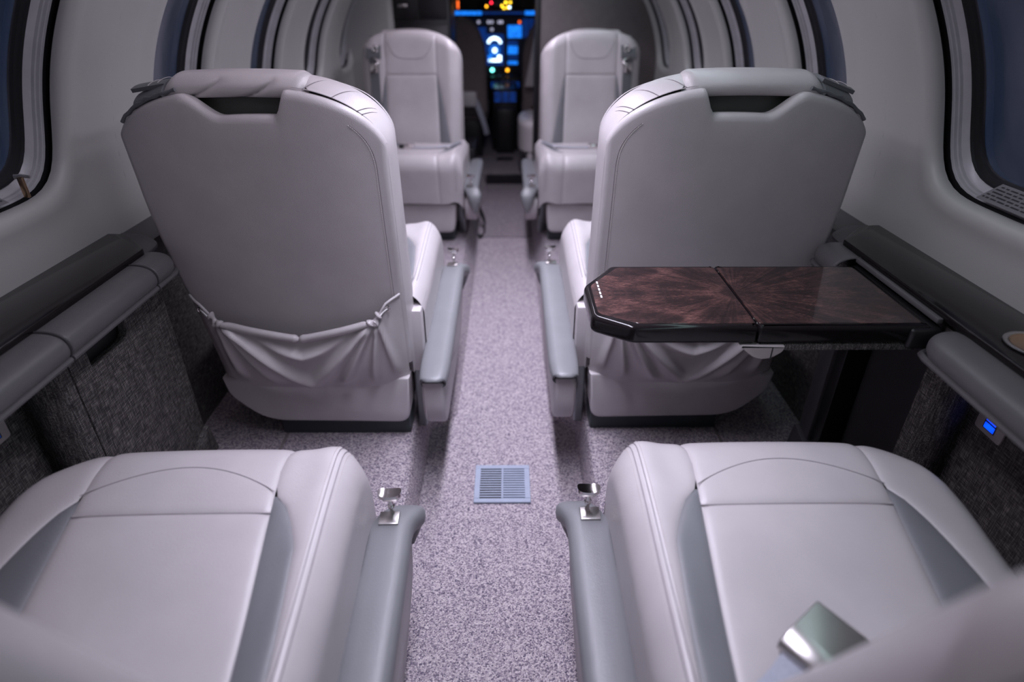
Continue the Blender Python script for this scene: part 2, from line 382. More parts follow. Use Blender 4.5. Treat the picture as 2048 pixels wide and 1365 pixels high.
# side walls: one shell per side with rolled openings for the windows
WINS = [(0.985, 0.185), (1.645, 0.145), (2.245, 0.145), (2.825, 0.145), (3.42, 0.145)]   # centre y, half width
WZ = 1.105; WB = 0.222
def outline_pt(yc, a, b, an, nn=4.2):
    c, s_ = math.cos(an), math.sin(an)
    r = (abs(c / a) ** nn + abs(s_ / b) ** nn) ** (-1 / nn)
    return r * c, r * s_
NA = 72
angs = [2 * PI * k / NA for k in range(NA)]
def build_wall(side):
    V = []; F = []
    def add(y, z, off=0.0): V.append((side * (wallX(z) + off), y, z)); return len(V) - 1
    bounds = [0.685]
    for (a, b) in zip(WINS, WINS[1:]): bounds.append((a[0] + a[1] + b[0] - b[1]) / 2)
    bounds.append(3.78)
    z0, z1 = 0.745, 1.40
    for (yc, a), y0, y1 in zip(WINS, bounds, bounds[1:]):
        ring_defs = [(0.001, 0.018), (0.000, 0.010), (0.002, 0.003), (0.006, -0.003), (0.012, -0.007), (0.020, -0.009), (0.033, -0.006), (0.05, -0.002)]
        rings = []
        for d, off in ring_defs:
            rings.append([add(yc + outline_pt(yc, a + d, WB + d, an)[0], WZ + outline_pt(yc, a + d, WB + d, an)[1], off) for an in angs])
        d = 0.05; ring0 = [(yc + outline_pt(yc, a + d, WB + d, an)[0], WZ + outline_pt(yc, a + d, WB + d, an)[1]) for an in angs]
        outer = []
        for an, (py, pz) in zip(angs, ring0):     # where the ray leaves the bay rectangle
            c, s_ = math.cos(an), math.sin(an); t = 1e9
            if c > 1e-9: t = min(t, (y1 - yc) / c)
            if c < -1e-9: t = min(t, (y0 - yc) / c)
            if s_ > 1e-9: t = min(t, (z1 - WZ) / s_)
            if s_ < -1e-9: t = min(t, (z0 - WZ) / s_)
            outer.append((yc + c * t, WZ + s_ * t))
        for k in range(1, 7):
            t = k / 6; row = []
            for (py, pz), (qy, qz) in zip(ring0, outer):
                row.append(add(lerp(py, qy, t), lerp(pz, qz, t), -0.002 * (1 - t)))
            rings.append(row)
        for r0, r1 in zip(rings, rings[1:]):
            for k in range(NA):
                q = (r0[k], r0[(k + 1) % NA], r1[(k + 1) % NA], r1[k]); F.append(q if side < 0 else q[::-1])
        # corners of the rectangle between the two rays beside them
        for (cy_, cz_) in ((y1, z1), (y0, z1), (y0, z0), (y1, z0)):
            an = math.atan2(cz_ - WZ, cy_ - yc) % (2 * PI); k = int(an / (2 * PI) * NA)
            i = add(cy_, cz_); q = (rings[-1][k], i, rings[-1][(k + 1) % NA]); F.append(q if side < 0 else q[::-1])
    # plain wall behind the camera and up to the cockpit
    for (ya, yb) in ((-1.2, 0.685), (3.78, 6.2)):
        zs = [z0 + (z1 - z0) * i / 12 for i in range(13)]; k = len(V)
        for y in (ya, yb):
            for z in zs: add(y, z)
        for i in range(12):
            q = (k + i, k + i + 1, k + 14 + i, k + 13 + i); F.append(q if side < 0 else q[::-1])
    return V, F
for side, nm in ((-1, 'wall_left'), (1, 'wall_right')):
    wl = struct(make(nm, build_wall(side), WHITE))
    # lower wall down to the floor
    X = side * 0.795
    make('lower_panel', rbox(min(X, X + side * .04), max(X, X + side * .04), -1.2, 4.0, FLOOR - 0.02, 0.75, 0.002, 1), TWEED, wl)
# ceiling
V, F = sheet(lambda u, v: (-wallX(1.395) + 2 * wallX(1.395) * u, lerp(-1.2, 6.2, v), 0.85 + 0.70 * math.sqrt(max(0, 1 - ((-wallX(1.395) + 2 * wallX(1.395) * u) / HW) ** 2))), 24, 6)
struct(make('ceiling', (V, F), WHITE))
struct(make('wall_back', rbox(-0.9, 0.9, -1.24, -1.2, 0.0, 1.6), PARTG, smooth=False))
struct(make('wall_front', rbox(-0.9, 0.9, 6.2, 6.24, 0.0, 1.6), BLACK, smooth=False))

# windows: stepped liner, shade slot, black seal and pane, following the curve of the wall
def wring(yc, a, b, d, off, side):
    out = []
    for an in angs:
        y, z = outline_pt(yc, a + d, b + d, an); z += WZ
        out.append((side * (wallX(min(z, 1.36)) + off), yc + y, z))
    return out
def ringstrip(rings):
    V = []; F = []
    for r in rings: V += r
    for j in range(len(rings) - 1):
        for k in range(NA): F.append((j * NA + k, j * NA + (k + 1) % NA, (j + 1) * NA + (k + 1) % NA, (j + 1) * NA + k))
    return V, F
wn = 0
for side in (-1, 1):
    fr = ID if side < 0 else ID
    for yc, a in WINS:
        wn += 1
        def R(d, off): return wring(yc, a, WB, d, off, side)
        lin = ringstrip([R(-0.001, 0.030), R(-0.002, 0.033), R(-0.004, 0.034), R(-0.005, 0.039), R(-0.008, 0.040), R(-0.009, 0.045), R(-0.013, 0.047), R(-0.020, 0.055), R(-0.022, 0.055)])
        if side > 0: lin = (lin[0], [q[::-1] for q in lin[1]])
        wo = struct(make('window_%d' % wn, lin, REVEAL, sharp=30))
        s1 = ringstrip([R(0.002, 0.016), R(0.016, 0.018), R(0.016, 0.030), R(-0.001, 0.031)])
        make('shade_slot', s1, SLOT, wo)
        s2 = ringstrip([R(-0.021, 0.052), R(-0.023, 0.057), R(-0.033, 0.059), R(-0.036, 0.068)])
        make('seal', s2, SLOT, wo)
        c0 = (side * (wallX(WZ) + 0.065), yc, WZ)
        # fill of the pane as a fan of short rings towards the centre
        rr = [R(-0.032, 0.065)]
        for t in (0.66, 0.33):
            rr.append([(side * (wallX(min(WZ + (p[2] - WZ) * t, 1.36)) + 0.065), yc + (p[1] - yc) * t, WZ + (p[2] - WZ) * t) for p in rr[0]])
        pv = ringstrip(rr); pv[0].append(c0); ci = len(pv[0]) - 1
        for q in range(NA): pv[1].append((2 * NA + q, 2 * NA + (q + 1) % NA, ci))
        if side > 0: pv = (pv[0], [q[::-1] for q in pv[1]])
        make('pane', pv, GLASS, wo)
        pv2 = ([(p[0] + side * 0.02, p[1], p[2]) for p in pv[0]], pv[1])
        make('outer_pane', pv2, GLASS, wo)

# ================================================================== SEATS
def backf(rec, widen=0.17, shift=0.0):
    c, s_ = math.cos(rec), math.sin(rec)
    def f(x, y, q):
        zz = q + 0.05; yy = y - 0.07
        if x < 0: x *= 1 + widen * sm(-0.12, 0.36, q)
        return (x, shift + 0.07 + yy * c - zz * s_, 0.45 + yy * s_ + zz * c)
    return f
BW = 0.232
def btop(x):
    a = min(1.0, abs(x) / BW); base = 0.545 + 0.028 * (1 - (x / BW) ** 2)
    nn = 3.6 if x < 0 else 2.9
    return 0.43 + (base - 0.43) * (max(0.0, 1 - a ** nn)) ** (1 / nn)
def boutline(n=64):
    """outline of the backrest from the inboard foot over the top to the outboard foot"""
    pts = [(BW, lerp(-0.10, 0.43, i / 8)) for i in range(8)]
    for i in range(n + 1):
        an = PI * i / n; x = BW * math.cos(an)
        # denser at the shoulders
        pts.append((x, btop(x)))
    pts += [(-BW, lerp(0.43, -0.10, i / 8)) for i in range(1, 9)]
    return pts
def notch(x, wide=1.0):
    # handle cut-out of the back panel: steep on the inboard side, sloping outboard
    return 0.047 * sm(-0.116, -0.055, x) * (1 - sm(0.034, 0.062, x))

def seat(name, label, X0, Y0, mx, my, recline, rz=0.0, wrinkle=0, detail=2, shift=0.0, widen=0.17):
    fr = Fr(X0, Y0, 0, mx, my, rz)
    loc = Vector(fr((0.0, 0.28, FLOOR)))
    root = thing(name, label, 'seat', loc, 'passenger seats in the cabin')
    mk = lambda nm, vf, mat, par=root, **k: make(nm, vf, mat, par, fr, **k)
    # ---------------- seat cushion: ruled panels over a rolled slab
    xl, xr, r = -0.225, 0.262, 0.042
    L = 0.36; R_ = 0.062
    def S(p, s):
        if p > xr - r:
            a = (p - (xr - r)) / r
            if a < PI / 2: x = xr - r + r * math.sin(a); dz = r - r * math.cos(a)
            else: x = xr + 0.0; dz = r + (a - PI / 2) * r
        elif p < xl + r:
            a = ((xl + r) - p) / r
            if a < PI / 2: x = xl + r - r * math.sin(a); dz = r - r * math.cos(a)
            else: x = xl; dz = r + (a - PI / 2) * r
        else: x = p; dz = 0
        if s < L: y = 0.15 + s; z = 0.572 + 0.026 * sm(0, L, s)
        else:
            a = (s - L) / R_
            if a < PI / 2: y = 0.15 + L + R_ * math.sin(a); z = 0.598 - R_ * (1 - math.cos(a))
            else: y = 0.15 + L + R_ - 0.10 * (s - L - R_ * PI / 2); z = 0.598 - R_ - (s - L - R_ * PI / 2)
        z -= dz
        k = sm(0.16, 0.40, s)
        if x < xl + 0.14: y -= 0.085 * ((xl + 0.14 - x) / 0.14) ** 2.6 * k
        if x > xr - 0.07: y -= 0.030 * ((x - xr + 0.07) / 0.07) ** 2.2 * k
        z += 0.010 * (1 - ((x - 0.02) / 0.25) ** 2) - 0.010 * math.exp(-((x - 0.05) / 0.10) ** 2 - ((s - 0.10) / 0.10) ** 2)
        z += 0.012 * math.exp(-((x - 0.225) / 0.03) ** 2)
        return (x, y, z)
    xo = lambda s: lerp(-0.072, -0.116, max(0, min(1, s / 0.34))) - 0.012 * sm(0.34, 0.5, s)
    xi = lambda s: lerp(0.184, 0.150, max(0, min(1, s / 0.34))) + 0.006 * sm(0.34, 0.5, s)
    st = 0.292
    wi = lambda s: 0.042 * max(0.0, min(1.0, (st - s) / 0.09)) ** 0.5
    wo_ = lambda s: 0.088 * max(0.0, min(1.0, (st - s) / 0.22)) ** 0.62
    SE = 0.60
    pl = xl + r - r * PI / 2 - 0.09; pr = xr - r + r * PI / 2 + 0.09
    def panel(nm, a, b, s0, s1, mat, nu, nv, g=0.0045, rr=0.006, seams=(1, 1, 1, 1)):
        def f(u, v):
            s = lerp(s0, s1, v); A, B = a(s), b(s); p = lerp(A, B, u); W = abs(B - A) + 1e-6
            x, y, z = S(p, s); d = 0
            if seams[0]: d += math.exp(-(u * W) / rr)
            if seams[1]: d += math.exp(-((1 - u) * W) / rr)
            if seams[2]: d += math.exp(-(v * (s1 - s0)) / rr)
            if seams[3]: d += math.exp(-((1 - v) * (s1 - s0)) / rr)
            d = g * min(1.2, d)
            if s > L:
                a_ = min(PI / 2, (s - L) / R_); return (x, y - d * math.sin(a_), z - d * math.cos(a_))
            return (x, y, z - d)
        V, F = sheet(f, nu, nv, True, True)
        return mk(nm, (V, F), mat, sharp=0)
    panel('cushion_insert', xo, xi, -0.09, 0.262, LEATHER, 30, 30)
    panel('cushion_front', xo, xi, 0.262, SE, LEATHER, 30, 44, seams=(1, 1, 1, 0))
    panel('cushion_gusset', xi, lambda s: xi(s) + wi(s), -0.09, st - 0.0005, GREY, 10, 40)
    panel('cushion_gusset', lambda s: xo(s) - wo_(s), xo, -0.09, st - 0.0005, GREY, 14, 40)
    panel('cushion_bolster', lambda s: xi(s) + wi(s), lambda s: pr, -0.09, SE, LEATHER, 36, 60, seams=(1, 0, 0, 0))
    panel('cushion_bolster', lambda s: pl, lambda s: xo(s) - wo_(s), -0.09, SE, LEATHER, 36, 60, seams=(0, 1, 0, 0))
    mk('side_filler', rbox(-0.215, 0.2585, 0.03, 0.34, 0.385, 0.556, 0.005, 2), LEATHER_SIDE)
    mk('cushion_core', rbox(xl + 0.03, xr - 0.012, 0.05, 0.50, 0.43, 0.545, 0.02, 2), LEATHER_SIDE)
    # arched decorative seam and the double-stitched edge seam
    arc = [S(lerp(xo(0.3), xi(0.3), i / 24), 0.296 + 0.048 * math.sin(PI * i / 24) ** 0.9) for i in range(25)]
    mk('arched_seam', tube([(p[0], p[1], p[2] + 0.0002) for p in arc], 0.0007, 6), SEAM)
    pe = xr - r + 0.012
    edge = [S(pe, lerp(0.0, 0.55, i / 40)) for i in range(41)]
    for dp in (-0.0038, 0.0038):
        mk('edge_seam', tube([S(pe + dp, lerp(0.0, 0.55, i / 40)) for i in range(41)], 0.0008, 6), SEAM)
    mk('cross_seam', tube([(p[0], p[1], p[2] - 0.0040) for p in [S(lerp(xo(0.262), xi(0.262), i / 20), 0.262) for i in range(21)]], 0.0010, 6), SEAM)
    if detail >= 2:
        for dp in (-0.009, 0.009):
            mk('stitching', stitches([S(pe + dp, lerp(0.0, 0.5, i / 40)) for i in range(41)]), STITCH)
    # ---------------- shrouded base
    ol = rpoly([(-0.232, 0.395, 0), (-0.226, 0.345, 0.05), (-0.150, 0.266, 0.07), (0.214, 0.260, 0.03), (0.224, 0.395, 0)], 5)
    mk('base_shroud', prism(ol, -0.014, 0.535, 'y', 0.007, 3), LEATHER, sharp=50)
    mk('pedestal', rbox(-0.12, 0.212, 0.004, 0.50, FLOOR, 0.275, 0.006, 2), DARKLEG)
    legp = rpoly([(0.02, FLOOR), (0.10, FLOOR), (0.17, 0.30), (0.17, 0.36), (0.02, 0.36)].__class__([(0.03, FLOOR, 0.01), (0.10, FLOOR, 0.01), (0.15, 0.30, 0.03), (0.16, 0.40, 0.01), (0.03, 0.40, 0.01)]), 4)
    mk('leg', prism(legp, 0.228, 0.252, 'x', 0.006, 3), LEGM)
    mk('leg', prism([(y + 0.30, z) for y, z in legp], 0.228, 0.252, 'x', 0.006, 3), LEGM)
    # ---------------- inboard armrest, lowered beside the cushion
    ax, ah = 0.292, 0.036
    P0 = [(-0.104, 0.443, 0.62, 0), (-0.101, 0.447, 0.72, 0), (-0.092, 0.451, 0.85, 0), (-0.06, 0.454, 0.95, 0), (0.0, 0.456, 1.0, 0), (0.2, 0.463, 1.0, 0), (0.40, 0.470, 1.0, 0), (0.50, 0.472, 0.98, 0), (0.545, 0.464, 0.95, 0.001), (0.572, 0.446, 0.86, 0.004), (0.584, 0.418, 0.66, 0.010), (0.585, 0.388, 0.42, 0.016), (0.582, 0.365, 0.18, 0.020)]
    P0 = curve([(a, b, c) for a, b, c, d in P0], 5); D0 = [0.040 * sm(0.50, 0.585, p[0]) for p in P0]
    V = []; F = []; nn = 18
    for i, p in enumerate(P0):
        a = P0[max(0, i - 1)]; b = P0[min(len(P0) - 1, i + 1)]
        ty, tz = b[0] - a[0], b[1] - a[1]; l = math.hypot(ty, tz); ny, nz = -tz / l, ty / l
        w = ah * p[2]; h = 0.040 * (0.6 + 0.4 * p[2])
        for k in range(nn):
            an = 2 * PI * k / nn; cx_ = math.copysign(abs(math.cos(an)) ** 0.55, math.cos(an)) * w
            sy_ = math.copysign(abs(math.sin(an)) ** 0.7, math.sin(an)); hh = (sy_ - 1) * h / 2 * (1.0 if an < PI else 1.0)
            V.append((ax + D0[i] * 0.5 + cx_, p[0] + ny * hh, p[1] + nz * hh))
    m = len(P0)
    for i in range(m - 1):
        for k in range(nn): F.append((i * nn + k, i * nn + (k + 1) % nn, (i + 1) * nn + (k + 1) % nn, (i + 1) * nn + k))
    F.append(tuple(range(nn))); F.append(tuple((m - 1) * nn + k for k in range(nn))[::-1])
    arm = mk('armrest', (V, F), ARMGREY, fix=True, sharp=60)
    so = rpoly([(-0.088, 0.430, 0.004), (-0.092, 0.345, 0.03), (-0.055, 0.285, 0.035), (0.40, 0.275, 0.06), (0.545, 0.33, 0.05), (0.555, 0.430, 0.05)], 5)
    mk('armrest_side_panel', prism(so, ax - 0.028, ax + 0.024, 'x', 0.010, 3), LEATHER_SIDE, arm, sharp=50)
    if detail >= 2:
        mk('stitching', stitches([(ax - 0.020, -0.0925, lerp(0.42, 0.33, i / 10)) for i in range(11)]), STITCH, arm)
    # chrome release handle at the front of the armrest
    mk('handle_plate', rbox(ax - 0.018, ax + 0.014, 0.503, 0.530, 0.4705, 0.4755, 0.0012, 2), BRUSH, arm)
    mk('handle_stem', lathe([(0.0, 0.0), (0.0042, 0.0), (0.0036, 0.004), (0.0036, 0.016), (0.006, 0.018), (0.006, 0.022), (0.0042, 0.024), (0.0042, 0.040), (0.0, 0.040)], 14, (ax + 0.002, 0.525, 0.472)), CHROME, arm)
    kn = []
    def kf(u, v):
        an = 2 * PI * u; t = v
        hx = 0.0185 * math.copysign(abs(math.cos(an)) ** 0.6, math.cos(an)); hy = 0.0105 * math.copysign(abs(math.sin(an)) ** 0.8, math.sin(an))
        dish = 0.0035 * (hx / 0.0185) ** 2
        if t < 0.15: k = t / 0.15; return (ax + 0.002 + hx * k * .75, 0.525 + hy * k * .75, 0.509)
        if t < 0.5: k = (t - .15) / .35; return (ax + 0.002 + hx * (.75 + .25 * k), 0.525 + hy * (.75 + .25 * k), 0.509 + 0.006 * k)
        if t < 0.7: k = (t - .5) / .2; return (ax + 0.002 + hx, 0.525 + hy, 0.515 + 0.005 * k + dish * k)
        k = (t - .7) / .3; return (ax + 0.002 + hx * (1 - k), 0.525 + hy * (1 - k), 0.520 + dish * (1 - k) ** 2)
    mk('handle_knob', sheet(kf, 28, 20, closeu=True), CHROME, arm, fix=True, sharp=50)
    # ---------------- backrest
    bk = backf(recline, widen, shift)
    ol = boutline(); nO = len(ol)
    def bandf(u, v):
        t = u * (nO - 1); i = min(nO - 2, int(t)); k = t - i
        x = lerp(ol[i][0], ol[i + 1][0], k); q = lerp(ol[i][1], ol[i + 1][1], k)
        y0 = 0.0075 + 0.036 * (sm(-0.16, -0.14, x) * (1 - sm(0.085, 0.10, x)) if q > 0.4 else 0)
        y = lerp(y0, 0.112, v)
        ox = x / BW; bul = 0.006 * math.sin(PI * v)
        nx = math.copysign(min(1, abs(ox) ** 4), ox); nq = 1 - abs(nx) if q > 0.3 else 0
        return bk(x + nx * bul, y, q + nq * bul)
    band = mk('side_band', sheet(bandf, 140, 8), LEATHER, fix=False, sharp=0)
    # rear panel with the handle cut-out
    ex = 0.222
    def rtop(x):
        a = min(1.0, abs(x) / BW); return btop(x * 0.985) - 0.008 - notch(x)
    def rear(u, v):
        # v 0..0.86 face, then the curl over the top edge
        x = -BW + 2 * BW * u; T = rtop(x) + 0.004
        if v <= 0.9: q = lerp(-0.062, T, v / 0.9); c_ = 0
        else: q = T; c_ = (v - 0.9) / 0.1
        d = min(BW - abs(x), T - q)
        y = -0.014 * (1 - (x / BW) ** 4) + 0.0
        rr = 0.010
        if d < rr: y += rr - math.sqrt(max(0, rr * rr - (rr - d) ** 2))
        soft = 0.010 * math.exp(-((T - q) / 0.03)) * (notch(x) / 0.047)
        if c_ > 0: y += c_ * 0.022; q -= c_ * 0.004
        return bk(x, y + soft * 0.3, q)
    us = sheet(rear, 120, 70, True, True)
    mk('rear_panel', us, LEATHER, sharp=0)
    mk('handle_recess', xf(rbox(-0.135, 0.085, 0.040, 0.060, 0.46, 0.566, 0.004, 2), lambda p: bk(*p)), RECESS)
    # headrest cap bridging the cut-out
    cp = curve([(0.036, 0.541, 0), (0.020, 0.544, 0), (0.013, 0.554, 0), (0.016, 0.567, 0), (0.034, 0.578, 0), (0.065, 0.582, 0), (0.10, 0.576, 0), (0.128, 0.555, 0), (0.137, 0.52, 0)], 5)
    def cap(u, v):
        x = lerp(-0.150, 0.096, u); e = max(0, 1 - (min(u, 1 - u) / 0.10)) ; t = v * (len(cp) - 1); i = min(len(cp) - 2, int(t)); k = t - i
        y = lerp(cp[i][0], cp[i + 1][0], k); q = lerp(cp[i][1], cp[i + 1][1], k)
        sh = 1 - 0.62 * e ** 2.0
        y = 0.05 + (y - 0.05) * (1 - 0.22 * e ** 2); q = 0.545 + (q - 0.545) * sh + 0.004 * math.sin(PI * u) - (0.009 if detail < 2 else 0)
        if wrinkle:
            ph = (x * 14 - (q - 0.55) * 26 + y * 10)
            wv = (1 - abs(math.sin(ph * PI * 0.8))) ** 3
            y += wrinkle * 0.011 * wv * sm(0.0, 0.12, v) * (1 - sm(0.35, 0.55, v)) * sm(-0.14, -0.10, x)
        return bk(x, y, q)
    mk('headrest_cap', sheet(cap, 70, 40), LEATHER, sharp=0)
    # seams on the top band
    for xs in (0.092, 0.142, 0.186, 0.194):
        q0 = btop(xs)
        mk('band_seam', tube([bk(xs + 0.004 * i, 0.004 + 0.10 * i / 8, btop(xs + 0.004 * i) + 0.0055 * math.sin(PI * i / 8) + 0.0004) for i in range(9)], 0.0007, 6), SEAM)
    # stitched seam between rear panel and band
    sp = [bk(BW - 0.0012, 0.0080, lerp(-0.05, 0.43, i / 20)) for i in range(21)]
    tp = [bk(BW * math.cos(PI * i / 60) - 0.001, 0.0075, btop(BW * math.cos(PI * i / 60)) - 0.0005) for i in range(1, 25)]
    mk('piping', tube(sp + tp, 0.0009, 6), LEATHER_SIDE)
    if detail >= 2:
        ry = lambda x: -0.014 * (1 - (x / BW) ** 4)
        ln_ = [bk(BW - 0.021, ry(BW - 0.021) - 0.0001, lerp(0.06, 0.42, i / 30)) for i in range(31)]
        ln_ += [bk(x, ry(x) - 0.0001, btop(x / 0.909) - 0.020) for x in [0.909 * BW * math.cos(math.radians(a)) for a in (4, 8, 12, 16, 20, 24, 28, 32, 36)]]
        mk('panel_seam', tube(ln_, 0.0007, 6), SEAM)
        mk('stitching', stitches([(p[0] - 0.0032, p[1] - 0.0008, p[2]) for p in ln_], 0.0045, 0.0028, 0.0008), STITCH)
    # front of the backrest: insert, headrest, gussets and bolsters
    rF = 0.05
    def FRT(x, q):
        T = btop(x); d = min(BW - abs(x), T - q) if q > 0.3 else BW - abs(x)
        y = 0.150 + 0.010 * math.exp(-((abs(x) - 0.185) / 0.035) ** 2) - 0.012 * math.exp(-(x / 0.12) ** 2) + 0.016 * math.exp(-((q - 0.08) / 0.10) ** 2) * (1 - (x / BW) ** 2)
        if d < rF: y -= (rF - math.sqrt(max(0, rF * rF - (rF - d) ** 2))) * 0.8
        return y
    ih = lambda q: lerp(0.128, 0.120, min(1, max(0, q / 0.38)))
    qs = 0.375
    gw = lambda q: 0.060 * max(0, (qs - q) / qs) ** 0.8
    def fpanel(nm, a, b, q0, q1, mat, nu, nv, seams=(1, 1, 1, 1), g=0.004, rr=0.006, tops=False):
        def f(u, v):
            if tops:
                # panel runs up to the rounded top outline
                qa = lerp(q0, 0.43, min(1, v / 0.6)); x = lerp(a(qa), b(qa), u)
                T = btop(x); q = lerp(q0, min(T, 0.43) if T < 0.43 else 0.43, v / 0.6) if v < 0.6 else lerp(0.43, T, (v - 0.6) / 0.4)
            else: q = lerp(q0, q1, v); x = lerp(a(q), b(q), u)
            W = abs(b(min(q, 0.43)) - a(min(q, 0.43))) + 1e-6
            d = 0
            if seams[0]: d += math.exp(-(u * W) / rr)
            if seams[1]: d += math.exp(-((1 - u) * W) / rr)
            if seams[2]: d += math.exp(-(v * (q1 - q0)) / rr)
            if seams[3]: d += math.exp(-((1 - v) * (q1 - q0)) / rr)
            return bk(x, FRT(x, q) - g * min(1.2, d), q)
        V, F = sheet(f, nu, nv, True, True); F = [t[::-1] for t in F]
        return mk(nm, (V, F), mat, sharp=0)
    fpanel('back_insert', lambda q: -ih(q), ih, -0.03, qs, LEATHER, 24, 30)
    fpanel('headrest', lambda q: -ih(q), ih, qs, 0.57, LEATHER, 24, 26, seams=(1, 1, 1, 0), tops=True)
    for sg in (1, -1):
        if sg > 0:
            fpanel('back_gusset', ih, lambda q: ih(q) + gw(q), -0.03, qs - 0.001, GREY, 8, 24)
            fpanel('back_bolster', lambda q: ih(q) + gw(q), lambda q: BW, -0.03, 0.57, LEATHER, 24, 40, seams=(1, 0, 0, 0), tops=True)
        else:
            fpanel('back_gusset', lambda q: -ih(q) - gw(q), lambda q: -ih(q), -0.03, qs - 0.001, GREY, 8, 24)
            fpanel('back_bolster', lambda q: -BW, lambda q: -ih(q) - gw(q), -0.03, 0.57, LEATHER, 24, 40, seams=(0, 1, 0, 0), tops=True)
    us_ = [(-0.112 + 0.224 * i / 24) for i in range(25)]
    def uq(x): a = abs(x) / 0.112; return 0.445 + 0.10 * a ** 4.5
    mk('headrest_seam', tube([bk(x, FRT(x, uq(x)) + 0.0004, uq(x)) for x in us_], 0.0012, 6), SEAM)
    # map pocket with gathered top on the rear panel
    if detail >= 2:
        zc = -0.118                       # pocket foot (q)
        def ptop(x):
            a = abs(x)
            if a > 0.20: return 0.136 - (0.232 - a) * 0.25
            if a > 0.168: return lerp(0.088, 0.128, sm(0.168, 0.20, a))
            return lerp(0.052, 0.088, a / 0.168)
        def pocket(u, v):
            x = lerp(-0.231, 0.224, u); T = ptop(x); q = lerp(zc, T, v)
            edge = min(1, min(x + 0.231, 0.224 - x) / 0.03)
            bag = 0.046 * math.sin(min(1, v * 1.10 + 0.10) * PI * 0.60) * (1 - (abs(x) / 0.25) ** 3) * edge
            # folds falling from the two gathers towards the middle of the foot
            fold = 0
            for gx, ex_, eq, am, wd in ((-0.160, 0.015, -0.112, 0.024, 0.017), (-0.165, -0.075, -0.10, 0.016, 0.013), (-0.172, -0.165, -0.085, 0.014, 0.012), (0.160, -0.015, -0.112, 0.020, 0.014), (0.165, 0.065, -0.105, 0.018, 0.012), (0.172, 0.145, -0.10, 0.016, 0.010), (0.176, 0.205, -0.09, 0.014, 0.008)):
                gq = 0.086; dx, dq = ex_ - gx, eq - gq; l2 = dx * dx + dq * dq
                t = ((x - gx) * dx + (q - gq) * dq) / l2; tt = max(0, min(1.05, t))
                dd = ((x - gx) * dq - (q - gq) * dx) / math.sqrt(l2); ww = wd * (0.35 + tt)
                fold += am * math.exp(-(dd / ww) ** 2) * sm(-0.05, 0.12, t) * (1 - sm(0.75, 1.08, t))
            # swag below the hem
            sw = 0.018 * math.exp(-((q - (T - 0.024 - 0.022 * (1 - (x / 0.09) ** 2))) / 0.011) ** 2) * max(0, 1 - (x / 0.10) ** 2)
            y = -0.014 * (1 - (x / BW) ** 4) - 0.003 - bag - (fold + sw) * edge * (0.35 + 0.65 * sm(0.0, 0.2, v))
            rr = 0.02; d = BW - abs(x)
            if d < rr: y += rr - math.sqrt(max(0, rr * rr - (rr - d) ** 2))
            return bk(x, y, q)
        pk = mk('map_pocket', sheet(pocket, 130, 60), LEATHER, sharp=0)
        hem = []
        for i in range(61):
            x = lerp(-0.160, 0.158, i / 60); x0, y0, z0 = pocket((x + 0.231) / 0.455, 1.0); hem.append((x0, y0 - 0.002, z0))
        def hr(t):
            d = abs(t - 0.5); return 0.0085 - 0.0045 * math.exp(-(d / 0.012) ** 2) + 0.0012 * math.exp(-((d - 0.03) / 0.012) ** 2) - 0.003 * sm(0.46, 0.5, d)
        mk('pocket_hem', tube(hem, hr, 12), LEATHER, pk, sharp=60)
        for sg in (-1, 1):
            gp = [(sg * 0.158, 0.0), (sg * 0.164, 0.004), (sg * 0.170, -0.003), (sg * 0.175, 0.006), (sg * 0.181, 0.002)]
            pth = []
            for x, dq in gp:
                p = pocket((x + 0.231) / 0.455, 1.0); pth.append((p[0], p[1] - 0.003, p[2] + dq))
            mk('gather', tube(curve(pth, 4), lambda t: 0.0075 + 0.003 * math.sin(t * PI * 5), 10), LEATHER, pk)
            xg = sg * 0.198
            pg = pocket((xg + 0.231) / 0.455, 0.94)
            # raised flap edge, grommet and drawstring
            fl_ = [pocket((sg * x + 0.231) / 0.455, 1.0) for x in (0.181, 0.188, 0.196, 0.206, 0.216, 0.223)]
            mk('flap_edge', tube([(p[0], p[1] - 0.001, p[2]) for p in fl_], 0.003, 8), LEATHER, pk)
            mk('grommet', tube([(pg[0] + 0.0058 * math.cos(2 * PI * k / 14), pg[1] - 0.003, pg[2] + 0.0058 * math.sin(2 * PI * k / 14)) for k in range(14)], 0.0017, 6, closed=True), CHROME, pk)
            p2 = pocket((sg * 0.180 + 0.231) / 0.455, 1.0)
            mk('drawstring', tube(curve([(pg[0], pg[1] - 0.003, pg[2]), ((pg[0] + p2[0]) / 2, pg[1] - 0.010, (pg[2] + p2[2]) / 2 + 0.001), (p2[0], p2[1] - 0.008, p2[2] - 0.002)], 5), 0.0018, 6), INLAY, pk)
    return root, fr, bk, FRT, S

s_nl = seat('passenger_seat', 'nearest light leather seat on the left, its cushion empty with grey gussets', -0.452, 0.172, 1, 1, math.radians(19), math.radians(1.5), shift=0.033, widen=-0.2)
s_nr = seat('passenger_seat', 'nearest light leather seat on the right with a belt buckle on its cushion', 0.438, 0.188, -1, 1, math.radians(22), shift=0.041, widen=-0.2)
s_ml = seat('passenger_seat', 'light leather seat seen from behind with a gathered map pocket fully in view', -0.450, 1.238, 1, 1, math.radians(6), wrinkle=1)
s_mr = seat('passenger_seat', 'light leather seat seen from behind, standing behind the open wooden table', 0.440, 1.255, -1, 1, math.radians(6))
s_fl = seat('passenger_seat', 'light leather seat facing aft beside the black cabinet', -0.445, 3.18, 1, -1, math.radians(9), detail=1, widen=0.0)
s_fr = seat('passenger_seat', 'light leather seat facing aft in front of the grey partition', 0.410, 3.18, -1, -1, math.radians(9), detail=1, widen=0.0)

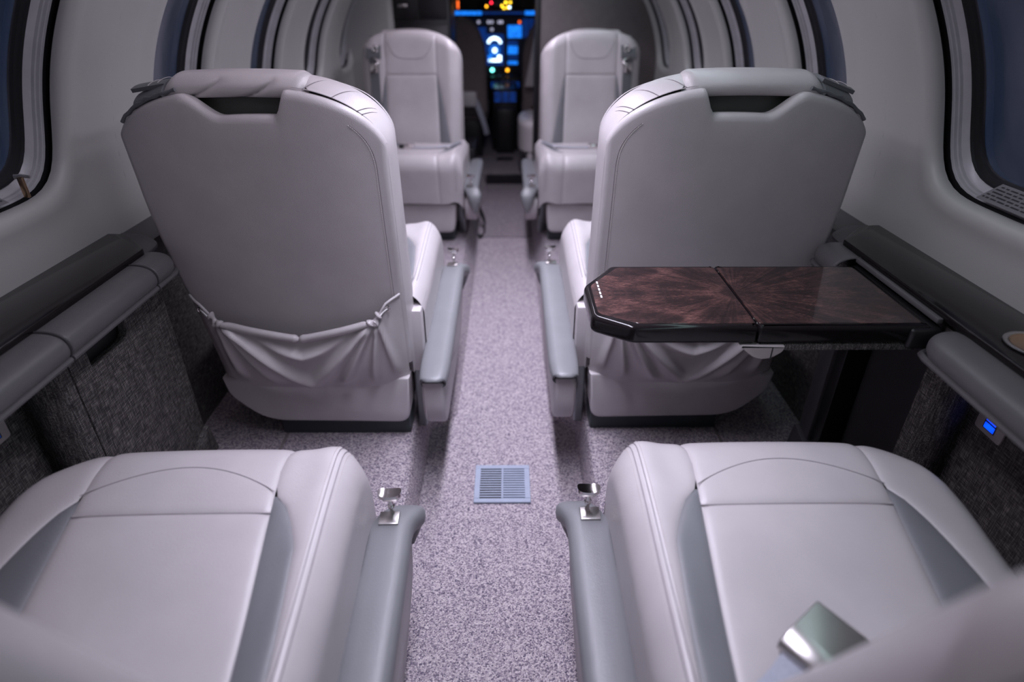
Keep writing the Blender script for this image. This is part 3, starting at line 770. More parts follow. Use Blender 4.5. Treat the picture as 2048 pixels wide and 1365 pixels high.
# shoulder straps folded over the outboard shoulder of the two middle seats
def shoulder_strap(label, st, flap):
    root, fr, bk = st[0], st[1], st[2]
    o = thing('shoulder_strap', label, 'strap', fr(bk(-0.19, 0.03, 0.50)), 'leather shoulder straps')
    xs = -0.168; w = 0.028
    t0 = btop(xs)
    path = curve([bk(xs, 0.155, t0 - 0.10), bk(xs, 0.125, t0 - 0.020), bk(xs, 0.085, t0 + 0.008), bk(xs, 0.040, t0 + 0.010), bk(xs, 0.016, t0 + 0.004), bk(xs, 0.006, t0 - 0.004)], 6)
    def wv(): return Vector((w, 0, 0.010))
    make('strap_body', ribbon(path, wv(), 0.009), STRAP, o, fr, sharp=40)
    fp = curve([bk(xs - 0.004, 0.120, t0 + 0.002), bk(xs - 0.004, 0.08, t0 + 0.015), bk(xs - 0.004, 0.050, t0 + 0.018), bk(xs - 0.004, 0.028, t0 + 0.016)], 5)
    fo = make('strap_flap', ribbon(fp, Vector((w + 0.004, 0, 0.009 - 0.004 * flap)), 0.007), STRAP, o, fr, sharp=40)
    for dx in (-0.7, 0.0, 0.7):
        make('stitching', stitches([(p[0] + dx * w, p[1], p[2] + 0.0042 + dx * 0.007) for p in fp[2:-1]]), STITCH, fo, fr)
    ed = [bk(xs - 0.05 + 0.10 * i / 12, 0.001, btop(xs - 0.05 + 0.10 * i / 12) + 0.002 + 0.0015 * math.sin(i * 2.3)) for i in range(13)]
    make('gathered_edge', tube(ed, lambda t: 0.0035 + 0.001 * math.sin(t * 40), 8), STRAP, o, fr)
shoulder_strap('grey leather strap over the outboard shoulder of the seat with the open pocket', s_ml, 1)
shoulder_strap('grey leather strap over the outboard shoulder of the seat behind the table', s_mr, -0.5)

# ================================================================== SIDE LEDGES
LZ = 0.765
def ledge(side, label, yend, rolls):
    o = thing('side_ledge', label, 'ledge', (side * 0.76, 0.5, LZ - 0.04))
    fr = Fr(0, 0, 0, side, 1)
    make('ledge_base', rbox(0.742, 0.832, -0.9, 3.5, 0.715, 0.752, 0.004, 2), LEDGEB, o, fr)
    make('front_cap', prism(rpoly([(0.712, yend - 0.10, 0.01), (0.835, yend - 0.10, 0.0), (0.835, yend + 0.05, 0.0), (0.78, yend + 0.045, 0.03), (0.715, yend - 0.015, 0.03)], 6), 0.745, 0.7525, 'z', 0.003, 2), LEDGEB, o, fr)
    top = rpoly([(0.708, -0.9, 0.0), (0.832, -0.9, 0.0), (0.832, yend + 0.005, 0.004), (0.79, yend + 0.002, 0.03), (0.708, yend - 0.085, 0.012)], 6)
    make('lacquer_top', prism(top, 0.7525, 0.7665, 'z', 0.003, 3), LACQ, o, fr, sharp=35)
    # padded leather roll in segments with welted ends
    prof = curve([(0.716, 0.700, 0), (0.690, 0.702, 0), (0.668, 0.712, 0), (0.660, 0.728, 0), (0.665, 0.744, 0), (0.680, 0.753, 0), (0.700, 0.756, 0), (0.716, 0.755, 0)], 5)
    for (y0, y1, e0, e1) in rolls:
        def f(u, v, y0=y0, y1=y1, e0=e0, e1=e1):
            t = v * (len(prof) - 1); i = min(len(prof) - 2, int(t)); k = t - i
            x = lerp(prof[i][0], prof[i + 1][0], k); z = lerp(prof[i][1], prof[i + 1][1], k)
            y = lerp(y0, y1, u); d0, d1 = (y - y0), (y1 - y)
            sh = 0
            for d, e in ((d0, e0), (d1, e1)):
                R = 0.006 if e == 0 else 0.055
                if d < R: sh = max(sh, 1 - math.sqrt(max(0, 1 - ((R - d) / R) ** 2)) if e else 0.10 * ((R - d) / R) ** 2)
            x = lerp(x, 0.722, sh); z = lerp(z, 0.728, sh)
            return (x, y, z)
        V, F = sheet(f, 60, len(prof) - 1, True)
        pad = make('armrest_pad', (V, F), ROLL, o, fr, fix=True, sharp=0)
        a0 = y0 + (0.03 if e0 else 0.002); a1 = y1 - (0.035 if e1 else 0.002)
        pp = [(0.668, lerp(a0, a1, i / 20), 0.7085) for i in range(21)]
        if e1: pp += [(0.674, y1 - 0.016, 0.7065), (0.692, y1 - 0.005, 0.7065)]
        if e0: pp = [(0.692, y0 + 0.005, 0.7065), (0.674, y0 + 0.016, 0.7065)] + pp
        make('piping', tube(pp, 0.0055, 8), ROLL, pad, fr)
        for yy, e in ((y0, e0), (y1, e1)):
            if not e:
                make('welt', tube([(p[0] + 0.0015, yy, p[1] - 0.0005) for p in prof], 0.0022, 6), ROLL, pad, fr)
    return o, fr
ledge(-1, 'black lacquer side ledge with grey padded roll along the left wall', 1.215, [(-0.85, 0.805, 0, 0), (0.805, 1.070, 0, 0), (1.070, 1.175, 0, 1)])
LEDGE_R = ledge(1, 'black lacquer side ledge with cup holder and open table along the right wall', 1.262, [(-0.85, 0.832, 0, 1), (1.100, 1.225, 0, 1)])

make('slot_trim', rbox(0.699, 0.7085, 0.84, 1.10, 0.748, 0.757, 0.002, 2), ROLL, LEDGE_R[0], LEDGE_R[1])

# storage box of the folding table below each ledge
def table_box(side, label, open_):
    o = thing('table_cabinet', label, 'cabinet', (side * 0.76, 1.0, FLOOR))
    fr = Fr(0, 0, 0, side, 1)
    X = 0.722
    y0, y1 = 0.856, 1.118
    # rounded pillar aft of the door and jamb ahead of it
    pil = rpoly([(X, y0 - 0.004, 0.0), (0.80, y0 - 0.004, 0.0), (0.80, 0.815, 0.0), (0.790, 0.815, 0.01), (0.755, 0.800, 0.04), (X, 0.825, 0.03)], 8)
    make('pillar', prism(pil, FLOOR, 0.74, 'z'), TWEED, o, fr, sharp=25)
    make('jamb', rbox(X + 0.004, 0.80, y1 + 0.004, y1 + 0.055, FLOOR, 0.74, 0.006, 2), TWEED if not open_ else LEDGEB, o, fr)
    make('skirt', prism(rpoly([(y1 + 0.07, FLOOR, 0.0), (y1 + 0.055, FLOOR + 0.085, 0.01), (y1 - 0.04, FLOOR + 0.055, 0.0), (y1 - 0.04, FLOOR, 0.0)], 4), X - 0.006, X + 0.02, 'x', 0.003, 2), TWEED if not open_ else LEDGEB, o, fr)
    if not open_:
        sl0, sl1 = 0.905, 1.022
        dr = [(y0, FLOOR + 0.005), (y1, FLOOR + 0.005), (y1, 0.735), (sl1 + 0.004, 0.735)] + rpoly([(sl1 + 0.003, 0.735, 0), (sl1, 0.628, 0.022), (sl0, 0.628, 0.004), (sl0 - 0.002, 0.735, 0)], 5) + [(y0, 0.735)]
        make('door', prism(dr, X, X + 0.018, 'x', 0.002, 2), TWEED, o, fr, sharp=30)
        make('finger_slot', rbox(X + 0.019, X + 0.05, sl0 - 0.02, sl1 + 0.02, 0.61, 0.74), SLOT, o, fr, smooth=False)
        make('inner_box', rbox(X + 0.022, 0.80, y0, y1, FLOOR, 0.60), SLOT, o, fr, smooth=False)
    else:
        make('back_panel', rbox(0.786, 0.80, y0 - 0.004, y1 + 0.01, FLOOR, 0.74), plain('cavity_liner', (0.03, 0.028, 0.03), 0.7), o, fr, smooth=False)
        make('guide_rail', rbox(X + 0.012, 0.788, y1 - 0.03, y1 + 0.003, FLOOR + 0.03, 0.72, 0.003, 2), BLACK, o, fr)
        make('sill', rbox(X + 0.004, 0.80, y0 - 0.004, y1 + 0.004, FLOOR, FLOOR + 0.045, 0.004, 2), BLACK, o, fr)
        make('screw', lathe([(0, 0), (0.006, 0), (0.0055, 0.002), (0, 0.0025)], 14), BRUSH, o, Fr(side * 0.7335, 1.105, 0.575)).rotation_euler = (0, 0, 0)
    return o
table_box(-1, 'tweed covered table cabinet with a black finger slot below the left ledge', False)
table_box(1, 'open black table cabinet cavity below the unfolded wooden table', True)

# ================================================================== FOLDING TABLE
tb = thing('folding_table', 'unfolded two-leaf burl wood table with black gloss edges', 'table', (0.43, 0.957, 0.715))
TZ = 0.748
def leaf(out, nm):
    lo = make(nm, prism(out, TZ - 0.032, TZ, 'z', 0.008, 5), LACQ, tb, sharp=30)
    x0, x1 = min(p[0] for p in out), max(p[0] for p in out); y0, y1 = min(p[1] for p in out), max(p[1] for p in out)
    xc = (x0 + x1) / 2; yc = (y0 + y1) / 2; inn = []
    for p in out:                              # the veneer stops short of the rounded edge, not at the hinge
        k = 0.0015 if abs(p[0] - 0.414) < 0.02 else 0.0115
        inn.append((p[0] - math.copysign(k, p[0] - xc), yc + (p[1] - yc) * ((y1 - y0) / 2 - 0.0115) / ((y1 - y0) / 2)))
    make('veneer', prism(inn, TZ - 0.002, TZ + 0.0006, 'z', 0.0004, 1), BURL, lo, sharp=30)
    return lo
leaf(rpoly([(0.413, 0.832, 0.004), (0.413, 1.083, 0.004), (0.213, 1.083, 0.010), (0.153, 0.992, 0.010), (0.153, 0.872, 0.010), (0.213, 0.832, 0.010)], 5), 'leaf')
leaf(rpoly([(0.4155, 0.832, 0.004), (0.690, 0.832, 0.006), (0.690, 1.083, 0.006), (0.4155, 1.083, 0.004)], 5), 'leaf')
make('support_plate', rbox(0.42, 0.70, 0.835, 1.08, TZ - 0.046, TZ - 0.033, 0.003, 2), TWEED, tb)
brk = rpoly([(0.388, TZ - 0.034, 0.003), (0.462, TZ - 0.034, 0.003), (0.460, TZ - 0.045, 0.006), (0.440, TZ - 0.060, 0.012), (0.415, TZ - 0.058, 0.012)], 4)
make('latch', prism(brk, 0.829, 0.86, 'y', 0.003, 2), PLATE, tb)
make('latch_button', rbox(0.4405, 0.4425, 0.8285, 0.84, TZ - 0.058, TZ - 0.036), SLOT, tb, smooth=False)
make('slide_track', rbox(0.692, 0.712, 0.836, 1.098, TZ - 0.052, TZ - 0.006, 0.004, 2), BLACK, tb)
make('slide_block', rbox(0.655, 0.705, 0.826, 0.842, TZ - 0.040, TZ - 0.004, 0.006, 3), BLACK, tb)
for k in range(5):
    y = 0.938 + 0.0145 * k
    make('inlay', rbox(0.1765, 0.1795, y, y + 0.0095, TZ, TZ + 0.0011, 0.0003, 1), INLAY, tb)
for y in (0.845, 0.86, 1.05):
    make('hinge_pin', lathe([(0, 0), (0.0015, 0), (0.0012, 0.0016), (0, 0.002)], 10, (0.4145, y, TZ - 0.001)), CHROME, tb)

# cup holder set in the right ledge
ch = thing('cup_holder', 'brass lined cup holder sunk in the black right ledge', 'cup holder', (0.772, 0.735, 0.7665))
make('rim', lathe([(0.036, 0.0), (0.041, 0.001), (0.042, 0.003), (0.039, 0.0045), (0.034, 0.003), (0.033, 0.0)], 40, (0.772, 0.735, 0.7665)), BRUSH, ch, sharp=60)
make('well', lathe([(0.0345, 0.0035), (0.033, 0.0015), (0.031, 0.0008), (0.0, 0.0006)], 40, (0.772, 0.735, 0.7665)), BRASS, ch)

# usb outlets
def outlet(side, y, label):
    X = side * 0.795; fr = Fr(X, y, 0.605, -side, 1)
    o = thing('usb_outlet', label, 'outlet', (X - side * 0.003, y, 0.607))
    make('cover_plate', prism(rpoly([(-0.029, -0.022, 0.006), (0.029, -0.022, 0.006), (0.029, 0.022, 0.006), (-0.029, 0.022, 0.006)], 4), 0.0, 0.0045, 'x', 0.0015, 2), PLATE, o, fr)
    make('socket', rbox(0.003, 0.0048, -0.013, 0.013, -0.0135, 0.0135, 0.0004, 1), SLOT, o, fr)
    for z in (-0.0065, 0.0065):
        make('usb_port', rbox(0.0045, 0.0054, -0.0105, 0.0105, z - 0.005, z + 0.005, 0.0003, 1), E_USB if side > 0 else E_DEEP, o, fr)
outlet(1, 0.765, 'grey outlet plate with two glowing blue usb ports on the right wall')
outlet(-1, 0.745, 'grey outlet plate cut by the left edge of the picture')

# ================================================================== FLOOR VENT
fv = thing('floor_vent', 'blue grey slatted air vent in the aisle carpet', 'vent', (0.0, 1.158, AISLE))
vx0, vx1, vy0, vy1 = -0.072, 0.070, 1.090, 1.226; vz = AISLE
def frame_ring(x0, x1, y0, y1, bx, z0, z1):
    return joinvf(rbox(x0, x1, y0, y0 + bx, z0, z1, 0.001, 1), rbox(x0, x1, y1 - bx, y1, z0, z1, 0.001, 1), rbox(x0, x0 + bx, y0 + bx, y1 - bx, z0, z1, 0.001, 1), rbox(x1 - bx, x1, y0 + bx, y1 - bx, z0, z1, 0.001, 1))
make('frame', frame_ring(vx0, vx1, vy0, vy1, 0.014, vz, vz + 0.006), VENTM, fv, smooth=False)
make('divider', rbox(-0.0035, 0.0015, vy0 + 0.014, vy1 - 0.014, vz, vz + 0.006, 0.0008, 1), VENTM, fv, smooth=False)
make('duct', rbox(vx0 + 0.012, -0.002, vy0 + 0.012, vy1 - 0.012, vz + 0.0003, vz + 0.0010), SLOT, fv, smooth=False)
make('damper', rbox(0.0, vx1 - 0.012, vy0 + 0.012, vy1 - 0.012, vz + 0.0003, vz + 0.0036), VENTD, fv, smooth=False)
for k in range(12):
    y = vy0 + 0.0205 + k * 0.00862
    for x0, x1 in ((vx0 + 0.013, -0.003), (0.001, vx1 - 0.013)):
        make('slat', rbox(x0, x1, y - 0.0021, y + 0.0021, vz + 0.0042, vz + 0.0056, 0.0004, 1), VENTM, fv, smooth=False)

# ================================================================== WINDOW DETAILS
def placard(side, y0, y1, label):
    o = thing('placard', label, 'placard', (side * 0.868, (y0 + y1) / 2, 0.905))
    # lies on the sloping foot of the window liner
    A = (side * 0.845, 0.8915); B = (side * 0.884, 0.9145)
    def P(u, v, lift): return (lerp(A[0], B[0], v), lerp(y0, y1, u), lerp(A[1], B[1], v) + lift)
    V = [P(0, 0, 0.001), P(1, 0, 0.001), P(1, 1, 0.001), P(0, 1, 0.001), P(0, 0, 0.0016), P(1, 0, 0.0016), P(1, 1, 0.0016), P(0, 1, 0.0016)]
    F = [(0, 1, 2, 3), (4, 5, 6, 7), (0, 1, 5, 4), (1, 2, 6, 5), (2, 3, 7, 6), (3, 0, 4, 7)]
    film = make('film', (V, F), PLAC, o, smooth=False, fix=True)
    for r in range(5):
        v = 0.14 + r * 0.165; u = 0.04
        while u < 0.93:
            w_ = random.uniform(0.05, 0.2); u2 = min(0.96, u + w_)
            VV = [P(u, v, 0.0018), P(u2, v, 0.0018), P(u2, v + 0.07, 0.0018), P(u, v + 0.07, 0.0018)]
            make('print_line', (VV, [(0, 1, 2, 3)]), PLACT, film, smooth=False); u = u2 + 0.03
placard(1, 0.92, 1.045, 'small printed instruction placard below the nearest right window')
placard(-1, 0.90, 1.022, 'small printed instruction placard below the nearest left window')
hd = thing('shade_handle', 'small metal pull standing on the sill of the nearest left window', 'handle', (-0.842, 1.064, 0.893))
make('post', rbox(-0.848, -0.838, 1.061, 1.067, 0.889, 0.925, 0.0015, 2), BRASS, hd)
make('grip', tube([(-0.852, 1.064, 0.926), (-0.842, 1.066, 0.927), (-0.828, 1.068, 0.925)], lambda t: 0.0045 - 0.002 * t, 10), BRUSH, hd)

# ================================================================== BELTS
# lap belt lying on the near right cushion
sb = thing('seat_belt', 'silver lift-lever belt buckle with pale webbing on the near right cushion', 'seat belt', (0.345, 0.375, 0.60))
def bc(p):      # buckle frame: along a, across b, up n
    a = Vector((0.81, 0.58, 0.10)).normalized(); b = Vector((0.58, -0.81, -0.02)); b = (b - a * b.dot(a)).normalized(); n_ = a.cross(b) * -1
    c0 = Vector((0.342, 0.380, 0.622)); q = c0 + a * p[0] + b * p[1] + n_ * p[2]; return tuple(q)
ou = rpoly([(-0.030, -0.014, 0.002), (0.036, 0.002, 0.002), (0.034, 0.006, 0.002), (-0.018, 0.007, 0.012), (-0.036, 0.000, 0.010), (-0.036, -0.012, 0.004)], 6)
lev = prism(ou, -0.030, 0.030, 'y', 0.002, 2)
make('buckle_lever', xf(lev, bc), BRUSH, sb, fix=True, sharp=50)
make('buckle_body', xf(rbox(-0.034, 0.030, -0.027, 0.027, -0.022, -0.010, 0.003, 2), bc), BLACK, sb, fix=True)
wp = curve([bc((-0.028, 0, -0.010)), bc((-0.06, 0.003, -0.014)), bc((-0.095, 0.002, -0.012)), bc((-0.14, -0.01, -0.02)), bc((-0.19, -0.02, -0.05))], 5)
bvec = Vector(bc((0, 1, 0))) - Vector(bc((0, 0, 0)))
make('webbing', ribbon(wp, bvec * 0.024, 0.003), WEB, sb, fix=True)
wp2 = [(p[0] + 0.004, p[1] - 0.004, p[2] + 0.005) for p in wp[5:]]
make('webbing_tail', ribbon(wp2, bvec * 0.021, 0.003), WEB, sb, fix=True)
# shoulder harness hanging on the two aft-facing seats
def harness(label, st, sx):
    fr, bk, FRT, S = st[1], st[2], st[3], st[4]
    o = thing('shoulder_harness', label, 'harness', fr(bk(-0.165, 0.16, 0.30)), 'shoulder harnesses of the aft-facing seats')
    xs = -0.168
    pt = curve([bk(xs, 0.03, btop(xs) + 0.004), bk(xs, 0.10, btop(xs) - 0.004), bk(xs, FRT(xs, 0.46) + 0.006, 0.47), bk(xs, FRT(xs, 0.40) + 0.006, 0.41), bk(xs, FRT(xs, 0.30) + 0.007, 0.30), bk(xs, FRT(xs, 0.15) + 0.007, 0.15), bk(xs, FRT(xs, 0.0) + 0.012, 0.0)], 6)
    make('webbing', ribbon(pt, Vector((0.022, 0, 0)), 0.004), STRAP, o, fr, fix=True)
    make('shoulder_pad', ribbon(pt[8:16], Vector((0.034, 0, 0)), 0.010), STRAP, o, fr, fix=True, sharp=30)
    pp = bk(xs, FRT(xs, 0.405) + 0.016, 0.405)
    make('buckle', rbox(pp[0] - 0.019, pp[0] + 0.019, pp[1] - 0.007, pp[1] + 0.007, pp[2] - 0.024, pp[2] + 0.020, 0.006, 3), CHROME, o, fr)
    pp = bk(xs + 0.006, FRT(xs, 0.44) + 0.014, 0.446)
    make('tongue', tube([(pp[0] - 0.014, pp[1], pp[2]), (pp[0] + 0.010, pp[1] + 0.004, pp[2] - 0.006), (pp[0] + 0.020, pp[1] + 0.003, pp[2] - 0.028)], 0.0055, 8), CHROME, o, fr)
    pp = bk(xs + 0.01, FRT(xs, 0.47) + 0.014, 0.485)
    make('ring', tube([(pp[0] + 0.012 * math.cos(a), pp[1], pp[2] + 0.012 * math.sin(a)) for a in [2 * PI * k / 12 for k in range(12)]], 0.004, 6, closed=True), CHROME, o, fr)
    return o
harness('dark harness with chrome buckle on the aft-facing seat beside the cabinet', s_fl, -1)
harness('dark harness with chrome buckle on the aft-facing seat before the partition', s_fr, 1)
def lapbelt(label, st):
    fr, S = st[1], st[4]
    o = thing('lap_belt', label, 'lap belt', fr(S(0.05, 0.10)), 'lap belts of the aft-facing seats')
    pth = [S(0.235, 0.02), S(0.222, 0.06), S(0.19, 0.10), S(0.14, 0.13), S(0.08, 0.14), S(0.02, 0.14)]
    pth = curve([(p[0], p[1], p[2] + 0.008) for p in pth], 5)
    make('webbing', ribbon(pth, Vector((0.0, 0.024, 0.004)), 0.004), WEB, o, fr, fix=True)
    p = S(-0.005, 0.14)
    make('buckle', rbox(p[0] - 0.022, p[0] + 0.025, p[1] - 0.024, p[1] + 0.024, p[2] + 0.003, p[2] + 0.022, 0.005, 3), CHROME, o, fr)
    make('buckle_slot', rbox(p[0] - 0.045, p[0] - 0.018, p[1] - 0.018, p[1] + 0.018, p[2] + 0.003, p[2] + 0.020, 0.003, 2), BLACK, o, fr)
lapbelt('fastened lap belt on the aft-facing seat cushion beside the cabinet', s_fl)
lapbelt('fastened lap belt on the aft-facing seat cushion before the partition', s_fr)

# black floor strap lying at the aisle edge
fs = thing('floor_strap', 'black looped strap at the left edge of the aisle beyond the middle seats', 'strap', (-0.15, 3.08, AISLE + 0.02))
lp = curve([(-0.185, 3.16, 0.235), (-0.150, 3.18, 0.215), (-0.118, 3.14, 0.16), (-0.112, 3.06, 0.128), (-0.125, 2.98, 0.122), (-0.150, 2.97, 0.128)], 6)
make('strap_loop', ribbon(lp, Vector((0.004, 0.014, 0.004)), 0.006), BLACK, fs, fix=True)
make('strap_end', rbox(-0.162, -0.140, 2.962, 2.995, AISLE + 0.006, AISLE + 0.026, 0.004, 2), BLACK, fs)

# ================================================================== FORWARD CABIN
gc = thing('galley_cabinet', 'tall black cabinet behind the left aft-facing seat', 'cabinet', (-0.46, 3.75, 0.185))
make('body', rbox(-0.60, -0.292, 3.60, 3.98, FLOOR, 1.53, 0.006, 2), BLACK, gc)
make('lower_unit', rbox(-0.60, -0.185, 3.66, 3.98, FLOOR, 0.42, 0.008, 2), BLACK, gc)
make('door', rbox(-0.585, -0.46, 3.592, 3.602, 1.10, 1.40, 0.003, 2), BLACK, gc)
make('door', rbox(-0.452, -0.305, 3.592, 3.602, 1.10, 1.40, 0.003, 2), BLACK, gc)
make('door', rbox(-0.585, -0.305, 3.592, 3.602, 0.45, 1.07, 0.003, 2), BLACK, gc)
make('handle', rbox(-0.56, -0.51, 3.584, 3.594, 1.155, 1.17, 0.002, 2), BRUSH, gc)
struct(make('trim_1', prism(rpoly([(-0.86, 3.56, 0), (-0.60, 3.56, 0.02), (-0.585, 3.60, 0.02), (-0.60, 3.66, 0.02), (-0.86, 3.66, 0)], 5), FLOOR, 1.5, 'z'), WHITE, sharp=40))
struct(make('wall_partition', rbox(0.185, 0.83, 3.62, 3.66, FLOOR, 1.53, 0.006, 2), PARTG))
struct(make('trim_2', rbox(0.158, 0.187, 3.61, 3.68, FLOOR, 1.53, 0.004, 2), BLACK))
bh = struct(make('wall_bulkhead', rbox(-0.84, -0.60, 3.98, 4.02, FLOOR, 1.53), BLACK, smooth=False))
# side-facing seat ahead of the partition
ss = thing('bench_seat', 'pale side-facing seat cushion jutting out beyond the right aft-facing seat', 'seat', (0.35, 3.95, 0.185))
def sidec(u, v):
    an = 2 * PI * u; e = 0.55
    x = math.copysign(abs(math.cos(an)) ** e, math.cos(an)) * 0.25; y = math.copysign(abs(math.sin(an)) ** e, math.sin(an)) * 0.27
    k = 1.0 if v < 0.8 else math.sqrt(max(0, 1 - ((v - 0.8) / 0.2) ** 2)) * 0.16 + 0.84 if v < 0.999 else 0.84
    z = lerp(0.38, 0.555, v)
    return (0.325 + x * k, 4.0 + y * k, z + 0.006 * (1 - (x / .25) ** 2) * (1 if v > .9 else 0))
V, F = sheet(sidec, 48, 20, closeu=True); V.append((0.325, 4.0, 0.566)); ci = len(V) - 1
for k in range(48): F.append((20 * 48 + k, 20 * 48 + (k + 1) % 48, ci))
make('cushion', (V, F), LEATHER, ss, fix=True, sharp=0)
make('base', rbox(0.13, 0.56, 3.76, 4.24, 0.185, 0.385, 0.02, 3), LEATHER_SIDE, ss)
make('back', rbox(0.56, 0.70, 3.72, 4.28, 0.40, 1.0, 0.04, 4), LEATHER, ss)

def pilot(name, label, xc, hw, cover):
    o = thing(name, label, 'seat', (xc, 4.5, 0.185), 'pilot seats')
    T = 1.10
    def f(u, v):
        an = 2 * PI * u; q = lerp(0.50, T, v)
        t = max(0, (q - 0.86) / (T - 0.86)); w_ = hw * (1 - 0.52 * t ** 1.6) * (math.sqrt(max(0, 1 - t ** 7)) * .97 + .03)
        x = math.copysign(abs(math.cos(an)) ** 0.6, math.cos(an)) * w_; y = math.copysign(abs(math.sin(an)) ** 0.7, math.sin(an)) * 0.055 * (1 if v < .96 else .6)
        return (xc + x, 4.42 + y + (0.8 - q) * 0.12, q)
    V, F = sheet(f, 36, 30, closeu=True); F.append(tuple(30 * 36 + k for k in range(36)))
    make('backrest', (V, F), PILOT, o, fix=True, sharp=60)
    make('seat_pan', rbox(xc - hw, xc + hw, 4.46, 4.9, 0.44, 0.53, 0.03, 3), PILOT, o)
    make('base', rbox(xc - hw * .7, xc + hw * .7, 4.5, 4.85, 0.185, 0.45, 0.01, 2), BLACK, o)
    return o
p1 = pilot('pilot_seat', 'dark cockpit seat on the left of the lit centre panel', -0.285, 0.155, True)
make('armrest', rbox(-0.305, -0.195, 4.28, 4.36, 0.555, 0.655, 0.02, 3), LEATHER, p1)
make('belt', ribbon(curve([(-0.205, 4.30, 0.60), (-0.175, 4.31, 0.52), (-0.150, 4.33, 0.44), (-0.135, 4.36, 0.37)], 5), Vector((0.016, 0, 0.006)), 0.004), WEB, p1, fix=True)
p2 = pilot('pilot_seat', 'dark cockpit seat on the right of the lit centre panel', 0.275, 0.165, True)
make('seat_cover', prism(rpoly([(0.125, 0.68, 0.01), (0.215, 0.68, 0.01), (0.225, 0.99, 0.03), (0.185, 1.0, 0.02)], 4), 4.33, 4.352, 'y', 0.006, 2), LEATHER, p2)
make('belt', ribbon([(0.175, 4.30, 0.56), (0.155, 4.31, 0.48), (0.138, 4.33, 0.40)], Vector((0.010, 0, 0.004)), 0.004), BRASS, p2, fix=True)

cp_ = thing('centre_pedestal', 'black centre pedestal between the two cockpit seats', 'console', (-0.008, 4.78, 0.185))
make('body', rbox(-0.105, 0.088, 4.70, 5.12, 0.185, 0.615, 0.012, 3), BLACK, cp_)
make('top_panel', rbox(-0.095, 0.080, 4.72, 5.10, 0.612, 0.622, 0.003, 2), BLACK, cp_)
make('rear_box', rbox(-0.075, 0.060, 4.60, 4.71, 0.185, 0.50, 0.012, 3), BLACK, cp_)
for x in (-0.05, -0.01, 0.03):
    make('lever', tube([(x, 4.86, 0.62), (x, 4.84, 0.67), (x, 4.835, 0.70)], lambda t: 0.004 + 0.006 * sm(.6, 1, t), 8), BLACK, cp_)
for k in range(3):
    for j in range(3):
        make('backlit_key', rbox(-0.085 + 0.055 * j, -0.04 + 0.055 * j, 4.695, 4.699, 0.535 + 0.024 * k, 0.553 + 0.024 * k), E_DEEP, cp_, smooth=False)

# instrument panel
ip = thing('instrument_panel', 'cockpit instrument panel glowing blue with white and amber lights', 'instrument panel', (-0.01, 5.25, 0.60))
YP = 5.2
make('panel_board', rbox(-0.62, 0.60, YP, YP + 0.05, 0.62, 1.10, 0.01, 2), plain('panel_grey', (0.055, 0.06, 0.08), 0.5), ip)
make('lower_board', rbox(-0.16, 0.15, YP - 0.06, YP, 0.45, 0.66, 0.01, 2), BLACK, ip)
gs = make('glareshield', rbox(-0.62, 0.60, YP - 0.14, YP + 0.05, 1.095, 1.125, 0.008, 3), BLACK, ip)
make('edge_light', rbox(-0.41, -0.18, YP - 0.143, YP - 0.138, 1.088, 1.112, 0.002, 1), E_BLUE, gs)
make('edge_light', rbox(-0.18, 0.14, YP - 0.143, YP - 0.138, 1.094, 1.106, 0.002, 1), E_DEEP, gs)
make('edge_light', rbox(0.14, 0.245, YP - 0.143, YP - 0.138, 1.088, 1.114, 0.002, 1), E_BLUE, gs)
def lamp(x, z, m, r=0.010, y=YP - 0.004, par=ip, nm='indicator_lamp'):
    pr = lathe([(0, 0), (r, 0), (r * .8, r * .45), (0, r * .6)], 12)
    return make(nm, ([(x + p[0], y - p[2], z + p[1]) for p in pr[0]], pr[1]), m, par, fix=True)
ds = make('display', rbox(-0.165, -0.020, YP - 0.006, YP, 0.735, 0.955, 0.003, 1), E_DEEP, ip)
# bright compass display
make('display_arc', tube([(-0.092 + 0.048 * math.cos(a), YP - 0.010, 0.885 + 0.042 * math.sin(a)) for a in [PI * (0.05 + 0.9 * k / 12) for k in range(13)]], 0.010, 8), E_WHITE, ds)
make('display_ring', tube([(-0.092 + 0.034 * math.cos(a), YP - 0.009, 0.840 + 0.034 * math.sin(a)) for a in [2 * PI * k / 20 for k in range(20)]], 0.006, 8, closed=True), E_BLUE, ds)
make('display_ring', tube([(-0.090 + 0.012 * math.cos(a), YP - 0.010, 0.842 + 0.012 * math.sin(a)) for a in [2 * PI * k / 14 for k in range(14)]], 0.005, 8, closed=True), E_WHITE, ds)
make('display_bar', rbox(-0.142, -0.045, YP - 0.012, YP - 0.006, 0.762, 0.780), E_WHITE, ds, smooth=False)
make('display_bar', rbox(-0.068, -0.040, YP - 0.012, YP - 0.006, 0.762, 0.806), E_WHITE, ds, smooth=False)
make('display_bar', rbox(-0.142, -0.118, YP - 0.012, YP - 0.006, 0.765, 0.808), E_BLUE, ds, smooth=False)
for z0, z1, m in ((0.955, 1.015, E_BLUE), (0.93, 0.952, E_BLUE), (0.880, 0.905, E_DEEP), (0.815, 0.872, E_BLUE), (0.742, 0.765, E_BLUE), (0.782, 0.800, E_DEEP)):
    make('radio_display', rbox(0.012, 0.118 if z0 > 0.92 else 0.088, YP - 0.008, YP, z0, z1, 0.001, 1), m, ip)
for x in (0.135, 0.16, 0.19, 0.22):
    make('switch_panel', rbox(x - 0.009, x + 0.009, YP - 0.006, YP, 0.93, 1.06), E_DEEP, ip, smooth=False)
make('switch_panel', rbox(-0.235, -0.155, YP - 0.006, YP, 0.90, 1.0), E_DEEP, ip, smooth=False)
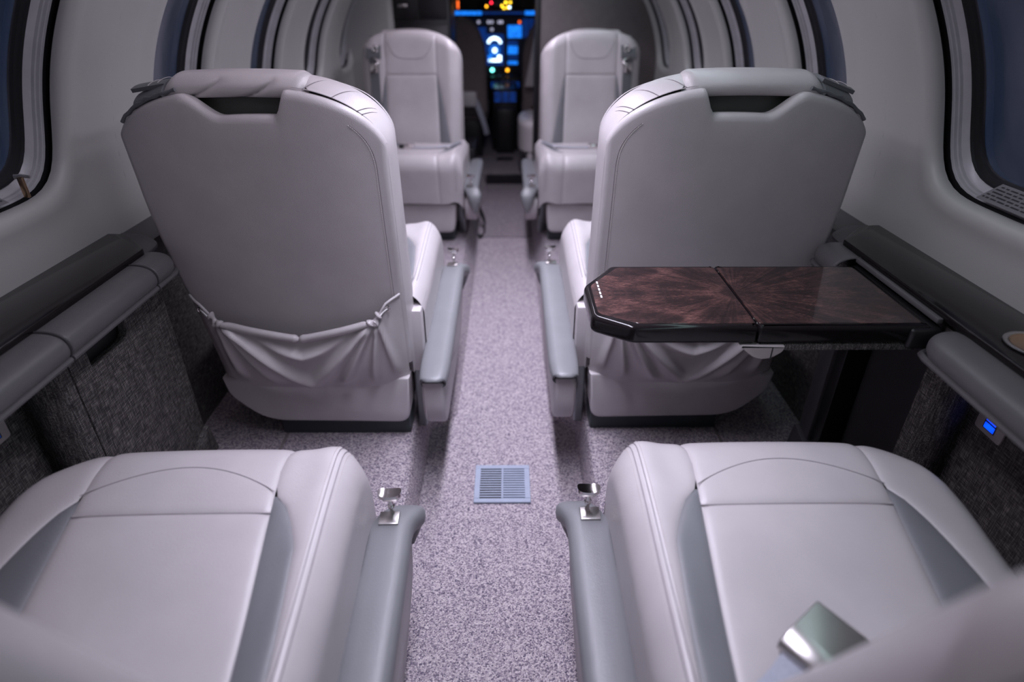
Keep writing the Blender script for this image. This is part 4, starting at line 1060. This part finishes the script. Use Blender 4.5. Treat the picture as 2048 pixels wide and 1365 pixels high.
make('switch_panel', rbox(-0.12, 0.10, YP - 0.066, YP - 0.06, 0.58, 0.62), E_DEEP, ip, smooth=False)
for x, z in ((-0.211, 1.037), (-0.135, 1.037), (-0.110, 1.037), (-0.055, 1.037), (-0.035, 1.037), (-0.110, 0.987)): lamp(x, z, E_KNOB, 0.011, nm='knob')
lamp(0.102, 1.037, E_ORG, 0.009)
lamp(-0.112, 0.700, E_CYAN, 0.013); lamp(0.008, 0.700, E_AMB, 0.011)
lamp(-0.108, 0.585, E_DEEP, 0.012, YP - 0.07)
# annunciator row above the glareshield
an_ = make('annunciator_box', rbox(-0.21, 0.10, YP - 0.05, YP + 0.02, 1.125, 1.19, 0.006, 2), BLACK, gs)
for x, z, m in ((-0.147, 1.143, E_AMB), (-0.111, 1.166, E_RED), (-0.031, 1.146, E_YEL), (-0.016, 1.128, E_YEL), (-0.003, 1.168, E_YEL), (0.030, 1.168, E_YEL), (0.012, 1.136, E_YEL), (0.026, 1.136, E_WHITE)):
    lamp(x, z, m, 0.008, YP - 0.054, gs)
for x in (-0.354, 0.247):
    make('warning_strip', rbox(x - 0.006, x + 0.006, YP - 0.15, YP - 0.143, 1.130, 1.180, 0.002, 1), E_ORG, gs)
make('floor_outlet', rbox(-0.07, 0.045, 4.38, 4.46, 0.184, 0.190, 0.002, 1), BLACK, fl)

# ceiling light fittings
def fitting(label, x, y0, y1, z, w):
    o = thing('ceiling_light', label, 'ceiling light', (x, (y0 + y1) / 2, z + 0.012), 'cabin ceiling lights')
    make('housing', rbox(x - w / 2 - 0.012, x + w / 2 + 0.012, y0 - 0.012, y1 + 0.012, z + 0.008, z + 0.02, 0.003, 2), WHITE, o)
    make('diffuser', rbox(x - w / 2, x + w / 2, y0, y1, z + 0.004, z + 0.009, 0.001, 1), E_DIFF, o)
fitting('long ceiling light strip above the aisle', 0.0, 0.46, 2.40, 1.522, 0.10)
fitting('short ceiling light strip over the forward aisle', 0.0, 2.55, 3.45, 1.522, 0.10)
